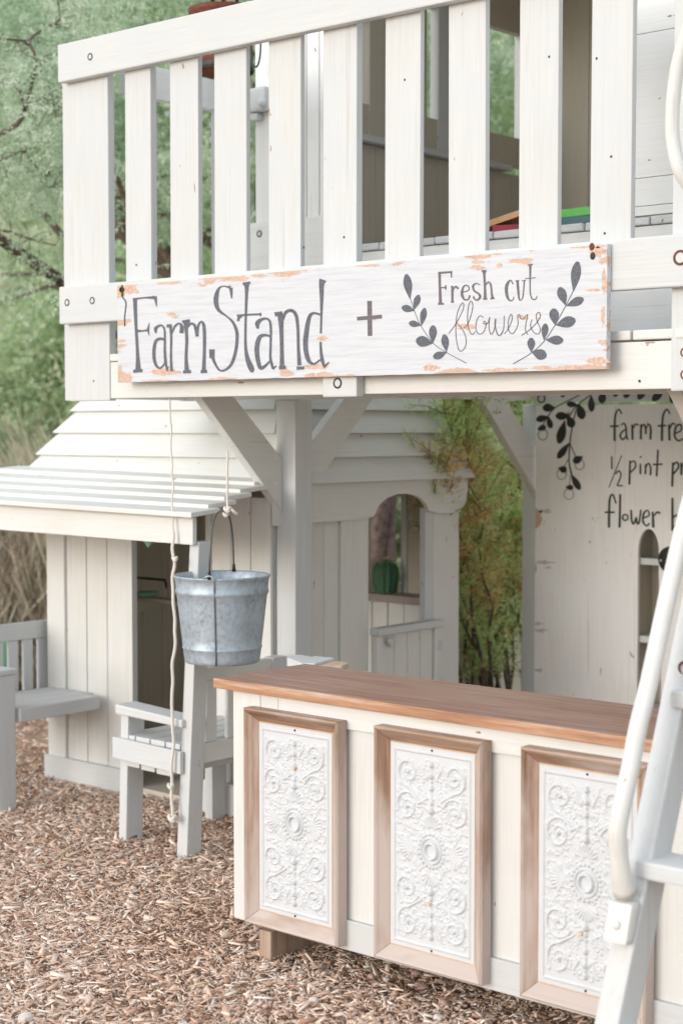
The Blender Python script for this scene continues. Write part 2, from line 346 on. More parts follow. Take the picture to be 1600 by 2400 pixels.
def chips(name, n, xr, yr, keep, lr, seed, zlift=0.0, stones=False):
    R = np.random.default_rng(seed)
    x = R.uniform(*xr, n); y = R.uniform(*yr, n); k = keep(x, y); x, y = x[k], y[k]; n = len(x)
    L = R.gamma(3.2, 1, n) * (lr / 3.2); L = np.clip(L, 0.005, 0.055); Wd = L * R.uniform(0.12, 0.38, n); T = np.clip(L * R.uniform(0.04, 0.12, n), 0.001, 0.004)
    a = R.uniform(0, 2 * np.pi, n); tilt = R.normal(0, 0.30, n); roll = R.normal(0, 0.35, n)
    z = R.uniform(0.0, 0.014, n) + zlift
    ux = np.stack([np.cos(a) * np.cos(tilt), np.sin(a) * np.cos(tilt), np.sin(tilt)], 1)
    vx = np.stack([-np.sin(a) * np.cos(roll), np.cos(a) * np.cos(roll), np.sin(roll)], 1); wx = np.cross(ux, vx)
    c = np.stack([x, y, z], 1); V = np.empty((n, 8, 3)); taper = R.uniform(0.3, 1.0, n)
    for i, (su, sv, sw) in enumerate([(-1, -1, -1), (1, -1, -1), (1, 1, -1), (-1, 1, -1), (-1, -1, 1), (1, -1, 1), (1, 1, 1), (-1, 1, 1)]):
        wd = Wd * np.where(su > 0, taper, 1.0)
        V[:, i] = c + ux * (su * L / 2)[:, None] + vx * (sv * wd / 2)[:, None] + wx * (sw * T / 2)[:, None]
    q = np.array([(0, 1, 5, 4), (1, 2, 6, 5), (2, 3, 7, 6), (3, 0, 4, 7), (4, 5, 6, 7)])
    F = (q[None] + (np.arange(n) * 8)[:, None, None]).reshape(-1, 4)
    me = mesh_np(name, V.reshape(-1, 3), F)
    tint = np.repeat(np.clip(R.beta(1.5, 1.6, n) + 0.16 * np.array([mnoise.noise(Vector((p_ * 2.2, q_ * 2.2, 0))) for p_, q_ in zip(x, y)]), 0, 1), 8); set_tint(me, tint); return me
def mesh_np(name, V, F):
    me = bpy.data.meshes.new(name); nf, k = F.shape
    me.vertices.add(len(V)); me.vertices.foreach_set('co', V.astype(np.float32).ravel())
    me.loops.add(nf * k); me.loops.foreach_set('vertex_index', F.astype(np.int32).ravel())
    me.polygons.add(nf); me.polygons.foreach_set('loop_start', np.arange(0, nf * k, k, dtype=np.int32))
    me.update(calc_edges=True); return me
def set_tint(me, t):
    a = me.attributes.new('tint', 'FLOAT', 'POINT'); a.data.foreach_set('value', np.asarray(t, np.float32))
def stuff_obj(name, me, mat, label, cat, parent=None, kind='stuff'):
    me.materials.append(mat); o = bpy.data.objects.new(name, me); COL.objects.link(o)
    if parent: o.parent = parent; o.location = -wloc(parent)
    if label: o['label'] = label
    if cat: o['category'] = cat
    if kind: o['kind'] = kind
    return o
def chip_mat():
    m, n, l, b = new_mat('mulch_chip'); a = n.new('ShaderNodeAttribute'); a.attribute_name = 'tint'
    r = ramp(n, [(0.0, (0.18, 0.09, 0.05)), (0.14, (0.50, 0.30, 0.20)), (0.42, (0.76, 0.54, 0.41)), (0.76, (0.86, 0.70, 0.58)), (0.97, (0.90, 0.84, 0.77))])
    l.new(a.outputs['Fac'], r.inputs[0]); l.new(r.outputs[0], b.inputs['Base Color']); b.inputs['Roughness'].default_value = 0.85; return m
CHIP = chip_mat()
near = lambda x, y: (y > 2.2 + 0 * x) & ((x + 2.9) ** 2 / 9 + (y - 3.4) ** 2 / 4 < 1.3)
stuff_obj('mulch_chips', chips('mulch_chips', 165000, (-6.3, -1.6), (2.2, 5.2), near, 0.0155, 3), CHIP, 'reddish brown wood chips spread loosely over the play yard ground', 'mulch')
stuff_obj('distant_mulch', chips('distant_mulch', 72000, (-11, 1.2), (0.3, 11), lambda x, y: ~near(x, y) & (np.hypot(x, y) < 12.5), 0.034, 5), CHIP, 'pinkish brown wood chips behind the benches and playhouse', 'mulch')
stuff_obj('bark_shreds', chips('bark_shreds', 5200, (-6.3, -1.6), (2.2, 5.2), near, 0.032, 12, .006), CHIP, 'larger shredded bark pieces lying on top of the wood chips', 'bark')
stuff_obj('mulch_fines', chips('mulch_fines', 34000, (-6.3, -1.6), (2.2, 5.2), near, 0.0065, 13), CHIP, 'fine brown bark dust and crumbs between the wood chips', 'mulch')
def rock(name, c, r, mat, label, sd, group=None):
    random.seed(sd); bm = bmesh.new(); bmesh.ops.create_icosphere(bm, subdivisions=2, radius=r)
    for v in bm.verts:
        v.co *= 1 + 0.28 * mnoise.noise(v.co * (1.6 / r) + Vector((sd, 0, 0))); v.co.z *= 0.65; v.co = v.co + Vector(c)
    o = from_bm(name, bm, mat, None, smooth=False); bm.free(); tag(o, label, 'stone', group); return o
PINKST = flat('pink_stone', (0.50, 0.32, 0.27), 0.9, 0, 0.2, 60); PALEST = flat('pale_stone', (0.62, 0.56, 0.52), 0.9, 0, 0.15, 60)
for (px, py, r, mt, lb) in [(985, 2312, 0.019, PINKST, 'square pink stone on the mulch below the gap between left and middle panels'),
                            (975, 2282, 0.015, PINKST, 'small rough pink stone just under the counter beside its larger neighbour'),
                            (905, 2295, 0.010, PALEST, 'pale flat pebble lying in the mulch below the left panel'),
                            (870, 2290, 0.011, PINKST, 'dull pink pebble half sunk in mulch left of the pale flat one'),
                            (1025, 2385, 0.013, PALEST, 'rounded beige pebble at the bottom edge of the photo'),
                            (735, 2345, 0.014, PALEST, 'whitish flat pebble in open mulch in front of the counter foot'),
                            (60, 2385, 0.020, PALEST, 'pale rock in the mulch at the bottom left corner'),
                            (1040, 2350, 0.013, PINKST, 'reddish stone lying between beige pebbles near the counter')]:
    p = at(px, py, 'Z', 0.014); rock('pebble', p, r, mt, lb, int(px), 'pebbles in the mulch')
YEL = flat('yellow_stick', (0.62, 0.50, 0.33), 0.8)
for a, b_, rr, lb in [((372, 2052), (414, 2056), 0.004, 'pale yellow twig on the mulch in front of the bench post'),
                      ((128, 2012), (170, 1986), 0.004, 'split beige twig lying on mulch left of the bench legs'),
                      ((262, 2166), (302, 2148), 0.003, 'short straw coloured twig in the open mulch'),
                      ((445, 2312), (498, 2302), 0.003, 'thin orange twig on the mulch near the counter foot')]:
    p, q = at(*a, 'Z', 0.02), at(*b_, 'Z', 0.02); mid = (p + q) / 2 + Vector((0.004, 0.003, 0.004))
    o = tube('twig', [p, mid, q], [rr * .6, rr, rr * .5], YEL, None, 6); tag(o, lb, 'twig', 'twigs lying on the mulch')
p = at(222, 2304, 'Z', 0.015); rock('dark_chunk', p, 0.009, flat('slate', (0.05, 0.06, 0.08), 0.7), 'small dark slate coloured lump in the mulch at lower left', 5)

# ------------------------------------------------------------------ tower with balcony
T = thing('play_tower', 'white painted wooden play tower with slatted balcony on braced posts', 'play tower', (-4.1, 4.47, 0))
YF = 3.85; YS = 3.886
def wx(px, y, py=600): return at(px, py, 'Y', y).x
# rails
prism('top_rail', [(-4.686, 2.757), (-1.0, 2.757 - 0.02), (-1.0, 2.872), (-4.686, 2.893)], 'Y', YF, YS - .001, paint('X'), T, 0.005)
prism('bottom_rail', [(-4.69, 1.882), (-1.0, 1.872), (-1.0, 2.012), (-4.69, 2.018)], 'Y', YF, YS - .001, paint('X'), T, 0.005)
slat_px = [(295, 354.6, .03), (399.5, 465.3, .022), (502.6, 577.6, .02), (629, 704, .022), (756.6, 834.7, .03), (900.5, 982.7, .02), (1050, 1136.7, .022), (1214, 1305, .022), (1380, 1476, .024)]
for k, (a, b_, d) in enumerate(slat_px):
    xa, xb = wx(a, YS), wx(b_, YS); t1 = random.uniform(-.003, .003)
    hexa('slat', [(xa, YS, 1.885), (xb, YS, 1.885), (xb, YS + d, 1.885), (xa, YS + d, 1.885), (xa + t1, YS, 2.885), (xb + t1, YS, 2.885), (xb + t1, YS + d, 2.885), (xa + t1, YS + d, 2.885)], paint('Z'), T, 0.004)
# corner stiles
box('corner_post', -4.676, -4.455, YS, YS + .032, 1.60, 2.88, paint('Z'), T, 0.005)
box('corner_post', -4.712, -4.679, YS + .006, YS + .095, 1.603, 2.87, paint('Z'), T, 0.003)
box('corner_post', -2.188, -1.965, YS, YS + .032, 1.60, 3.5, paint('Z'), T, 0.005)
box('corner_post', -1.96, -1.925, YS + .006, YS + .1, 1.60, 3.5, paint('Z'), T, 0.003)
for (px, py) in [(212, 133), (158, 709), (217, 704.5)]: disc_bolt(px, py, YF, T, 0.0115)
for (px, py) in [(1593, 604)]: disc_bolt(px, py, YF, T, 0.0185, RUST)
for (px, py) in [(1604, 826), (1604, 878)]: disc_bolt(px, py, YS, T, 0.012, RUST)
# screws / marks on slats
for px, py in [(948, 187), (1286, 133), (1397, 137), (1431, 367), (1416, 547), (712, 580), (806, 556), (220, 893), (1497, 893), (320, 621)]:
    p = at(px, py, 'Y', YS); V, F = lathe_geo([(0.0005, 0.0), (0.0035, 0.0002), (0.004, 0.001)], (0, 0, 0), 8)
    finish('screw', [(p.x + x, p.y - 0.0012 + z * 1.0, p.z + y) for x, y, z in V], F, RUST if py < 400 else DARK, T)
# front beam and balcony floor
prism('front_beam', [(-4.452, 1.608), (-1.0, 1.606), (-1.0, 1.735), (-4.452, 1.738)], 'Y', YS + .002, YS + .04, cream('X'), T, 0.003)
box('beam_block', -3.403, -3.262, YF, YS + .001, 1.598, 1.72, paint('X'), T, 0.006); disc_bolt(791, 898, YF, T, 0.0155)
x = -4.452
while x < -1.05:
    w = 0.128 + random.uniform(-.004, .004); ex = random.uniform(-.003, .003)
    box('floor_board', x, x + w, YS - .004 + ex, 4.455, 1.741, 1.768, cream('Y'), T, 0.005, 0.0008); x += w + 0.006
box('rear_beam', -4.66, -1.0, 4.425, 4.458, 1.607, 1.738, cream('X'), T)
box('side_beam', -4.66, -4.625, YS + .105, 4.42, 1.61, 1.738, cream('Y'), T)
box('side_beam', -4.088, -4.053, 4.53, 5.97, 1.622, 1.738, cream('Y'), T)
box('rear_beam', -4.05, -1.0, 5.98, 6.02, 1.612, 1.738, cream('X'), T)
for jx in (-3.2, -2.28): box('joist', jx - .02, jx + .02, 3.93, 4.42, 1.64, 1.738, cream('Y'), T)
# side rail and back corner of balcony
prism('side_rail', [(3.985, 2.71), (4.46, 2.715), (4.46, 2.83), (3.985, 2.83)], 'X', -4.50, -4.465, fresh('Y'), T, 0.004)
box('side_rail', -4.505, -4.468, 3.985, 4.42, 1.9, 2.0, paint('Y'), T)
pb = at(495, 400, 'Y', 4.42).x
box('back_post', pb, pb + .05, 4.42, 4.47, 1.61, 2.72, paint('Z'), T)
# back wall of balcony: low board, upright planks, bracket
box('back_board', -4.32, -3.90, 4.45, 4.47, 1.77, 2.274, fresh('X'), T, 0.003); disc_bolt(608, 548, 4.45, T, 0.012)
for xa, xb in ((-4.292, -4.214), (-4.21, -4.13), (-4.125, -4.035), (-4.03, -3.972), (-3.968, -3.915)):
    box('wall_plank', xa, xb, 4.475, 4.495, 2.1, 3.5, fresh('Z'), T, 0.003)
box('bracket', *(at(585, 240, 'Y', 4.44).x, at(624, 240, 'Y', 4.44).x), 4.43, 4.474, at(600, 262, 'Y', 4.44).z, at(600, 205, 'Y', 4.44).z, paint('Z'), T, 0.012)
box('bracket', *(at(584, 270, 'Y', 4.44).x, at(602, 270, 'Y', 4.44).x), 4.44, 4.474, at(600, 280, 'Y', 4.44).z, at(600, 264, 'Y', 4.44).z, paint('Z'), T, 0.004)
bc = at(613, 241, 'Y', 4.42); V, F = lathe_geo([(0.0, -.012), (.010, -.011), (.016, -.004), (.018, .006)], (0, 0, 0), 16)
finish('bracket_knob', [(bc.x + x, bc.y + z, bc.z + y) for x, y, z in V], F, paint('Z'), T, smooth=True)
# tower posts, braces
for (x0, y0, top) in ((-4.145, 4.43, 3.5), (-4.105, 5.985, 3.5), (-2.262, 4.43, 3.5), (-2.325, 5.985, 3.5)):
    box('post', x0, x0 + .095, y0, y0 + .095, 0.0, 1.606, paint('Z'), T, 0.005)
def brace(xp, yb, s, y_post):
    # lower end on the post at y_post, upper end y_post + s*(.26...43) under the floor
    lo0, lo1 = 1.19, 1.385; t0, t1 = 0.262, 0.432
    pts = [(y_post, lo0), (y_post, lo1), (y_post + s * t0, 1.62), (y_post + s * t1, 1.62)]
    return prism('brace', pts, 'X', xp - .04, xp, cream('Y'), T, 0.004)
for xp in (-4.113, -2.23):
    brace(xp, 0, -1, 4.43); brace(xp, 0, 1, 4.525)
brace(-4.01, 0, -1, 5.985); brace(-2.23, 0, -1, 5.985)
for px, py, xx, r in ((1221, 1136, -4.00, .005),):
    p = at(px, py, 'X', xx - .03); V, F = lathe_geo([(0.0, 0.002), (r, 0.002), (r, -.004)], (0, 0, 0), 12)
    finish('bolt', [(p.x + x, p.y - 0.006 + z - .012, p.z + y - .012) for x, y, z in V], F, DARK, T)
# upper room: rim, floor ends, walls, back wall, roof
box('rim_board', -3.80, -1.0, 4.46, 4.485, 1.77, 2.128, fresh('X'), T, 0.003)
x = -3.79
while x < -1.1:
    w = 0.118 + random.uniform(-.012, .012)
    box('deck_board', x, x + w, 4.452 + random.uniform(-.004, .004), 5.97, 2.131, 2.156, paint('Y', wear=0.5), T, 0.006, 0.0015); x += w + 0.004
box('deck_board', -4.05, -3.795, 4.5, 5.97, 2.131, 2.156, paint('Y'), T, 0.004)
# left side wall of the room (two window openings)
y = 4.53
while y < 5.95:
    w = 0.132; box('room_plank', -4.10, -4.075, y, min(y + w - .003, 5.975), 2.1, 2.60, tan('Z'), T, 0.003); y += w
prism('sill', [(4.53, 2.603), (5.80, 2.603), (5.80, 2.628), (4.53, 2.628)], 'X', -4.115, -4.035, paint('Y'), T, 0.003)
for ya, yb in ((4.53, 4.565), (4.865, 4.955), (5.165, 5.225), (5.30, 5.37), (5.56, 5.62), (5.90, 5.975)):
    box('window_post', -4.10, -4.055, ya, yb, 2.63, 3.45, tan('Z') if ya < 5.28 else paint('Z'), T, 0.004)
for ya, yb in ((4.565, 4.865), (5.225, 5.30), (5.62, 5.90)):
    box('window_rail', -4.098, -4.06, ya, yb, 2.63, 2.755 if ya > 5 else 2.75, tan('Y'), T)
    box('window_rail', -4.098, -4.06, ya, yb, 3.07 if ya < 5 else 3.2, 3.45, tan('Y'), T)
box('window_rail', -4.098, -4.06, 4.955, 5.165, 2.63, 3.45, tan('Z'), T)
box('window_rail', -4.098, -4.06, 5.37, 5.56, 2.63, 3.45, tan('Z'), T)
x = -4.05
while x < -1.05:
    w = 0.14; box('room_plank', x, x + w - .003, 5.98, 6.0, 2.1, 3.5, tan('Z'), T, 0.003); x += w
box('room_wall', -1.02, -1.0, 4.5, 5.97, 2.1, 3.5, tan('Y'), T)
# front wall to the right of the doorway
for za, zb in ((1.0, 1.0),): pass
zz = [2.16, 2.19, 2.277, 2.72, 3.16, 3.5]
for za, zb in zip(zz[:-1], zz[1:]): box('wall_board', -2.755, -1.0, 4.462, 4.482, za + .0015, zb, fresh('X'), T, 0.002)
for za in np.arange(4.40, 6.1, 0.145): box('roof_board', -4.2, -0.95, za, za + .141, 3.51, 3.53, tan('X'), T, 0.002)
# landing that carries the ladder (beyond the frame)
box('landing', -1.60, -1.0, 3.42, 3.84, 1.62, 1.76, paint('X'), T)
box('landing_post', -1.12, -1.03, 3.44, 3.53, 0, 1.61, paint('Z'), T)
# grab handle at the right of the balcony
gp = [at(*q, 'Y', 3.80) for q in [(1660, 10), (1625, 45), (1603, 95), (1588, 150), (1578, 215), (1574, 290), (1578, 345), (1592, 400), (1606, 445)]]
gp = [Vector((p.x, p.y + (0.035 if i in (0, 8) else 0), p.z)) for i, p in enumerate(gp)]
gp = [Vector(q) for q in catmull([(p.x, p.y, p.z) for p in gp])]
o = tube('grab_handle', gp, 0.0185, cream('Z'), T, 16)

# ------------------------------------------------------------------ farm stand sign
sx0, sx1, sz0, sz1 = -4.345, -2.352, 1.662, 2.001
YSG = 3.828
SG = thing('farm_stand_sign', 'long white peeling plywood sign lettered Farm Stand and Fresh cut flowers', 'sign', (-3.37, YSG, 1.66))
SM = sign_mat(sx0, sx1, sz0, sz1)
bm = bmesh.new(); n = 90; top, bot = [], []
def edge_z(t, s, sd): return 0.0016 * mnoise.noise(Vector((t * 38, sd, 0))) * s
for i in range(n + 1):
    t = i / n; x = sx0 + (sx1 - sx0) * t
    top.append((x, sz1 + edge_z(t, 1, 3))); bot.append((x, sz0 + edge_z(t, 1, 9)))
prism('board', bot + top[::-1], 'Y', YSG, YF - .002, SM, SG, 0)
A = (280, 640); SA = 6.031; B = (480, 640); SB = 4.9; Cc = (920, 590); SC = 6.03; D = (1140, 590); SD = 5.227
farm = [[(222, 358, 60), (235, 700, 46), (252, 1000, 44), (262, 1200, 54), (268, 1375, 84)], [(197, 1388, 48), (330, 1378, 48)],
        [(190, 372, 34), (350, 350, 24), (460, 348, 40)], [(505, 330, 56), (518, 400, 34), (530, 480, 8)], [(460, 348, 40), (505, 345, 52)],
        [(245, 818, 44), (330, 818, 26), (400, 808, 30)], [(428, 700, 6), (414, 760, 24), (408, 800, 36), (414, 840, 24), (426, 885, 6)],
        [(518, 850, 20), (515, 790, 52), (545, 755, 38), (600, 740, 26), (640, 800, 28), (645, 950, 32), (645, 1100, 36), (655, 1250, 40), (680, 1388, 22)], [(672, 1360, 30), (702, 1322, 14)],
        [(640, 940, 34), (580, 928, 40), (520, 960, 42), (495, 1060, 46), (492, 1180, 46), (515, 1290, 40), (570, 1345, 28), (620, 1310, 26), (645, 1260, 18)],
        [(672, 750, 46), (742, 742, 48)], [(725, 740, 46), (735, 900, 33), (732, 1200, 32), (742, 1388, 40)], [(745, 855, 14), (790, 750, 30), (850, 712, 26), (885, 760, 52), (880, 850, 62)],
        [(950, 680, 100), (945, 760, 52), (955, 950, 42), (945, 1200, 42), (958, 1390, 66)], [(905, 1398, 46), (1015, 1392, 46)], [(893, 690, 42), (1000, 672, 42)],
        [(970, 770, 14), (1010, 715, 30), (1060, 730, 36), (1085, 800, 42), (1103, 895, 44)], [(1103, 880, 30), (1120, 740, 30), (1160, 688, 30), (1195, 740, 42), (1205, 900, 44), (1202, 1150, 42), (1195, 1375, 54)], [(1152, 1395, 44), (1242, 1388, 44)]]
strokes('letters', farm, A, SA, YSG, INK, SG)
stand = [[(310, 292, 16), (306, 230, 30), (300, 168, 46)], [(300, 160, 40), (260, 160, 22), (220, 150, 16), (165, 175, 28), (135, 260, 54), (132, 350, 54), (165, 430, 38), (250, 495, 20), (320, 560, 30), (365, 660, 38), (372, 760, 38), (355, 900, 38), (310, 1040, 36), (240, 1110, 28), (170, 1115, 24), (115, 1030, 30), (90, 960, 44)],
         [(84, 978, 60), (84, 875, 66)], [(480, 105, 80), (482, 190, 44), (475, 400, 30), (468, 650, 28), (470, 850, 34), (490, 980, 50), (520, 1060, 66), (540, 1110, 62), (538, 1142, 30)], [(438, 128, 30), (524, 108, 30)],
         [(370, 492, 32), (480, 480, 24), (650, 472, 24)], [(385, 552, 28), (392, 515, 32), (430, 492, 22)], [(641, 455, 18), (641, 497, 18)],
         [(612, 640, 22), (605, 580, 54), (640, 540, 40), (700, 522, 26), (745, 550, 26), (760, 650, 28), (756, 850, 26), (755, 980, 30), (785, 1098, 34)], [(780, 1100, 30), (826, 1065, 12)],
         [(750, 725, 26), (690, 712, 32), (630, 740, 48), (600, 850, 54), (608, 980, 50), (640, 1090, 42), (690, 1070, 32), (745, 1015, 22)],
         [(805, 475, 52), (892, 455, 34)], [(870, 470, 70), (880, 650, 48), (885, 850, 42), (888, 1085, 52)], [(853, 1088, 40), (930, 1082, 40)],
         [(895, 545, 20), (930, 452, 34), (1000, 430, 36), (1050, 490, 38), (1070, 640, 32), (1075, 850, 32), (1088, 1060, 46)], [(1056, 1092, 40), (1144, 1088, 32)],
         [(1357, 75, 86), (1342, 130, 58), (1342, 300, 38), (1338, 500, 22), (1333, 692, 22)], [(1330, 790, 22), (1335, 900, 28), (1350, 1000, 38), (1375, 1085, 20)], [(1372, 1078, 22), (1426, 1024, 16)],
         [(1330, 478, 26), (1250, 460, 26), (1200, 510, 40), (1165, 700, 52), (1158, 850, 52), (1180, 970, 48), (1215, 1030, 36), (1265, 1040, 20), (1325, 995, 18)]]
strokes('letters', stand, B, SB, YSG, INK, SG)
strokes('plus_sign', [[(92, 332, 22), (94, 497, 22)], [(33, 416, 18), (151, 406, 18)]], (820, 540), 2.01, YSG, INKP, SG)
fresh = [[(660, 285, 42), (665, 480, 36), (674, 738, 48)], [(638, 738, 28), (722, 736, 28)], [(640, 300, 32), (822, 288, 28)], [(828, 272, 26), (828, 368, 16)], [(670, 510, 18), (745, 505, 18)], [(752, 470, 12), (746, 505, 26), (750, 542, 12)],
         [(822, 497, 24), (855, 490, 24)], [(842, 492, 34), (842, 705, 30)], [(822, 710, 24), (866, 707, 24)], [(850, 545, 12), (890, 490, 24), (925, 525, 28)],
         [(985, 570, 16), (1040, 560, 14), (1080, 530, 14), (1060, 482, 18), (1010, 482, 20), (978, 560, 32), (985, 630, 34), (1020, 680, 22), (1070, 670, 20), (1088, 615, 24)],
         [(1235, 470, 12), (1180, 447, 16), (1135, 482, 28), (1150, 550, 24), (1210, 590, 26), (1235, 640, 32), (1190, 685, 22), (1145, 655, 20), (1148, 630, 22)],
         [(1290, 278, 54), (1292, 330, 30), (1302, 500, 30), (1305, 665, 38)], [(1256, 270, 22), (1322, 268, 22)], [(1278, 668, 24), (1334, 664, 24)], [(1305, 482, 12), (1350, 427, 18), (1385, 470, 22), (1400, 600, 24), (1410, 655, 34)], [(1380, 664, 24), (1438, 654, 20)]]
strokes('letters', fresh, Cc, SC, YSG, INKP, SG)
cut = [[(325, 400, 16), (290, 350, 18), (250, 400, 38), (240, 470, 40), (255, 560, 32), (290, 602, 16), (325, 582, 14), (330, 548, 12)],
       [(375, 355, 32), (385, 470, 28), (395, 570, 22), (412, 596, 12), (440, 560, 16), (452, 460, 16), (460, 355, 18)], [(430, 357, 12), (480, 351, 12)], [(353, 358, 16), (397, 354, 16)],
       [(532, 155, 32), (532, 250, 24), (530, 400, 16), (535, 520, 16), (560, 580, 16), (600, 580, 14), (616, 538, 10)], [(500, 163, 18), (563, 156, 18)], [(468, 331, 11), (600, 318, 11)]]
strokes('letters', cut, D, SD, YSG, INKP, SG)
fl1 = [[(790, 1155), (870, 1050), (940, 930), (1000, 790), (990, 720), (950, 770), (905, 900), (890, 1100), (900, 1250), (930, 1380), (970, 1405), (1025, 1340), (1035, 1230), (990, 1110), (910, 1010)],
       [(1000, 1080), (1060, 1020), (1110, 880), (1130, 760), (1105, 695), (1070, 770), (1055, 950), (1075, 1100), (1120, 1168), (1165, 1130)],
       [(1280, 930), (1235, 905), (1190, 960), (1172, 1080), (1200, 1150), (1255, 1160), (1300, 1100), (1318, 1010), (1290, 980), (1285, 1020), (1340, 1010), (1370, 920)], [(1370, 920), (1358, 1060), (1385, 1165), (1430, 1110), (1455, 950)], [(1455, 950), (1450, 1060), (1475, 1150), (1510, 1185), (1568, 1100)]]
fl2 = [[(105, 818), (100, 900), (130, 1010), (165, 1025), (205, 950), (215, 785)], [(215, 1005), (260, 950), (310, 830), (300, 765), (268, 830), (265, 950), (310, 1005), (360, 950), (385, 875)],
       [(385, 875), (378, 790), (400, 768), (412, 815), (450, 822), (500, 770), (480, 880), (475, 970), (505, 1015)], [(425, 1025), (520, 960), (610, 870), (655, 790), (640, 740), (605, 780), (620, 860), (655, 940), (640, 1000), (590, 1000), (545, 940), (537, 880), (555, 830)]]
strokes('script_letters', fl1, Cc, SC, YSG, INKP, SG, defw=13); strokes('script_letters', fl2, D, SD, YSG, INKP, SG, defw=11)
wl_ = [[(245, 650, 10), (285, 770, 10), (310, 850, 10), (400, 1050, 10), (570, 1290, 10), (770, 1430, 10), (1040, 1575, 12)]] + [leaf_stroke(*q) for q in [((245, 670), (192, 318), 118), ((300, 820), (370, 610), 92), ((310, 830), (128, 785), 100), ((405, 1045), (452, 795), 90), ((400, 1040), (230, 1005), 90), ((565, 1290), (570, 1040), 108), ((565, 1295), (330, 1250), 150), ((760, 1415), (728, 1170), 102), ((760, 1420), (575, 1495), 104)]]
strokes('leaf_sprig', wl_, Cc, SC, YSG, INK, SG)
wr_ = [[(1060, 475, 11), (965, 665, 11), (840, 890, 11), (715, 1080, 11), (560, 1230, 11), (325, 1375, 12)]] + [leaf_stroke(*q) for q in [((1060, 490), (1112, 120), 118), ((965, 655), (893, 435), 112), ((975, 665), (1185, 575), 104), ((835, 895), (818, 695), 116), ((845, 900), (1085, 835), 134), ((700, 1080), (720, 880), 82), ((725, 1080), (935, 1085), 110), ((545, 1230), (545, 1055), 92), ((550, 1225), (730, 1280), 128)]]
strokes('leaf_sprig', wr_, D, SD, YSG, INK, SG)
PEACH = flat('bare_peach_wood', (0.60, 0.42, 0.33), 0.8, 0, 0.25, 110)
SPOT = flat('worn_spot', (0.72, 0.56, 0.42), 0.8)
ORG = flat('bare_orange_wood', (0.62, 0.34, 0.12), 0.7, 0, 0.3, 60)
def patch(px, py, w, h, sd, mat=PEACH):
    n = 40; V = []; p0 = at(px, py, 'Y', YSG)
    for k in range(n):
        a = 2 * math.pi * k / n; rr = 1 + 0.55 * mnoise.noise(Vector((math.cos(a) * 2.2, math.sin(a) * 2.2, sd))) + 0.35 * mnoise.noise(Vector((math.cos(a) * 7, math.sin(a) * 7, sd)))
        p = at(px + math.cos(a) * w / 2 * rr, py + math.sin(a) * h / 2 * rr, 'Y', YSG); V.append((p.x, YSG - 0.0002, min(sz1 - .001, max(sz0 + .001, p.z))))
    c = (p0.x, YSG - 0.0002, p0.z); finish('bare_patch', V + [c], [(k, (k + 1) % n, n) for k in range(n)], mat, SG)
for q in [(545, 653, 76, 12, 1), (606, 646, 36, 9, 2), (668, 641, 58, 14, 3), (860, 621, 62, 8, 4), (1120, 600, 70, 12, 5), (1118, 627, 34, 12, 6), (1170, 622, 14, 9, 7), (1372, 577, 90, 10, 8), (396, 660, 62, 14, 9), (300, 678, 44, 22, 10),
          (388, 872, 72, 14, 11), (296, 886, 30, 24, 12), (524, 889, 70, 9, 13), (740, 860, 56, 12, 14), (738, 882, 48, 16, 15), (1010, 862, 40, 14, 16), (1180, 870, 100, 15, 17), (1268, 862, 44, 9, 18), (1340, 864, 60, 18, 19), (1414, 660, 10, 56, 20), (1412, 740, 9, 50, 21), (1390, 680, 36, 6, 22), (1400, 846, 50, 18, 23), (1400, 590, 40, 24, 24), (756, 793, 30, 10, 25), (1040, 805, 14, 12, 26), (380, 893, 80, 6, 27), (1092, 766, 44, 14, 28)]:
    patch(*q)
patch(286, 682, 12, 28, 31, ORG)
slot = [at(q[0], q[1], 'Y', YSG) for q in ((285, 668), (289, 668), (290, 695), (285, 696))]
finish('slot', [(p.x, YSG - .0006, p.z) for p in slot], [(0, 1, 2, 3)], BLACK, SG)
strokes('crack', [[(287, 696, 3), (296, 710, 2.4), (293, 740, 2), (293, 765, 1)]], (0, 0), 1, YSG, DARK, SG)
for px, py in ((1388, 600), (1386, 578)):
    p = at(px, py, 'Y', YSG); V, F = lathe_geo([(0.0, 0.0), (0.0035, -0.0015), (0.006, -0.001), (0.0085, 0.0012)], (0, 0, 0), 12)
    finish('screw', [(p.x + x, p.y - 0.0016 + z, p.z + y * 1.25) for x, y, z in V], F, RUST if py < 590 else DARK, SG)

# ------------------------------------------------------------------ counter
CT = thing('market_counter', 'low white counter with worn wood top and three ornate framed front panels', 'counter', (-2.5, 3.45, 0))
cx0, cx1 = -3.243, -1.55
prism('counter_top', [(-3.303, 3.262), (-1.5, 3.262), (-1.5, 3.66), (-3.292, 3.645)], 'Z', 0.755, 0.7845, counter_mat(), CT, 0.004)
box('end_stile', cx0, -3.135, 3.282, 3.30, 0.092, 0.7535, cream('Z'), CT, 0.006)
for a, b_ in ((-3.133, -3.0665), (-3.0655, cx1)): box('upper_rail', a, b_, 3.282, 3.302, 0.692, 0.7535, cream('X'), CT, 0.002)
box('lower_rail', -3.133, cx1, 3.28, 3.302, 0.090, 0.172, paint('X'), CT, 0.003)
box('infill_panel', -3.133, cx1, 3.292, 3.301, 0.1725, 0.6915, cream('Z'), CT, 0.001)
box('end_panel', cx0 + .002, cx0 + .02, 3.302, 3.62, 0.092, 0.7535, cream('Z'), CT)
box('back_panel', cx0 + .022, cx1, 3.60, 3.62, 0.092, 0.7535, cream('X'), CT)
for fx in (-3.122, -1.9): box('foot_block', fx, fx + .045, 3.262, 3.56, -0.01, 0.089, RAW, CT, 0.003)
FX = [(-3.164, -2.813), (-2.689, -2.338), (-2.225, -1.874)]; fz0, fz1 = 0.108, 0.723
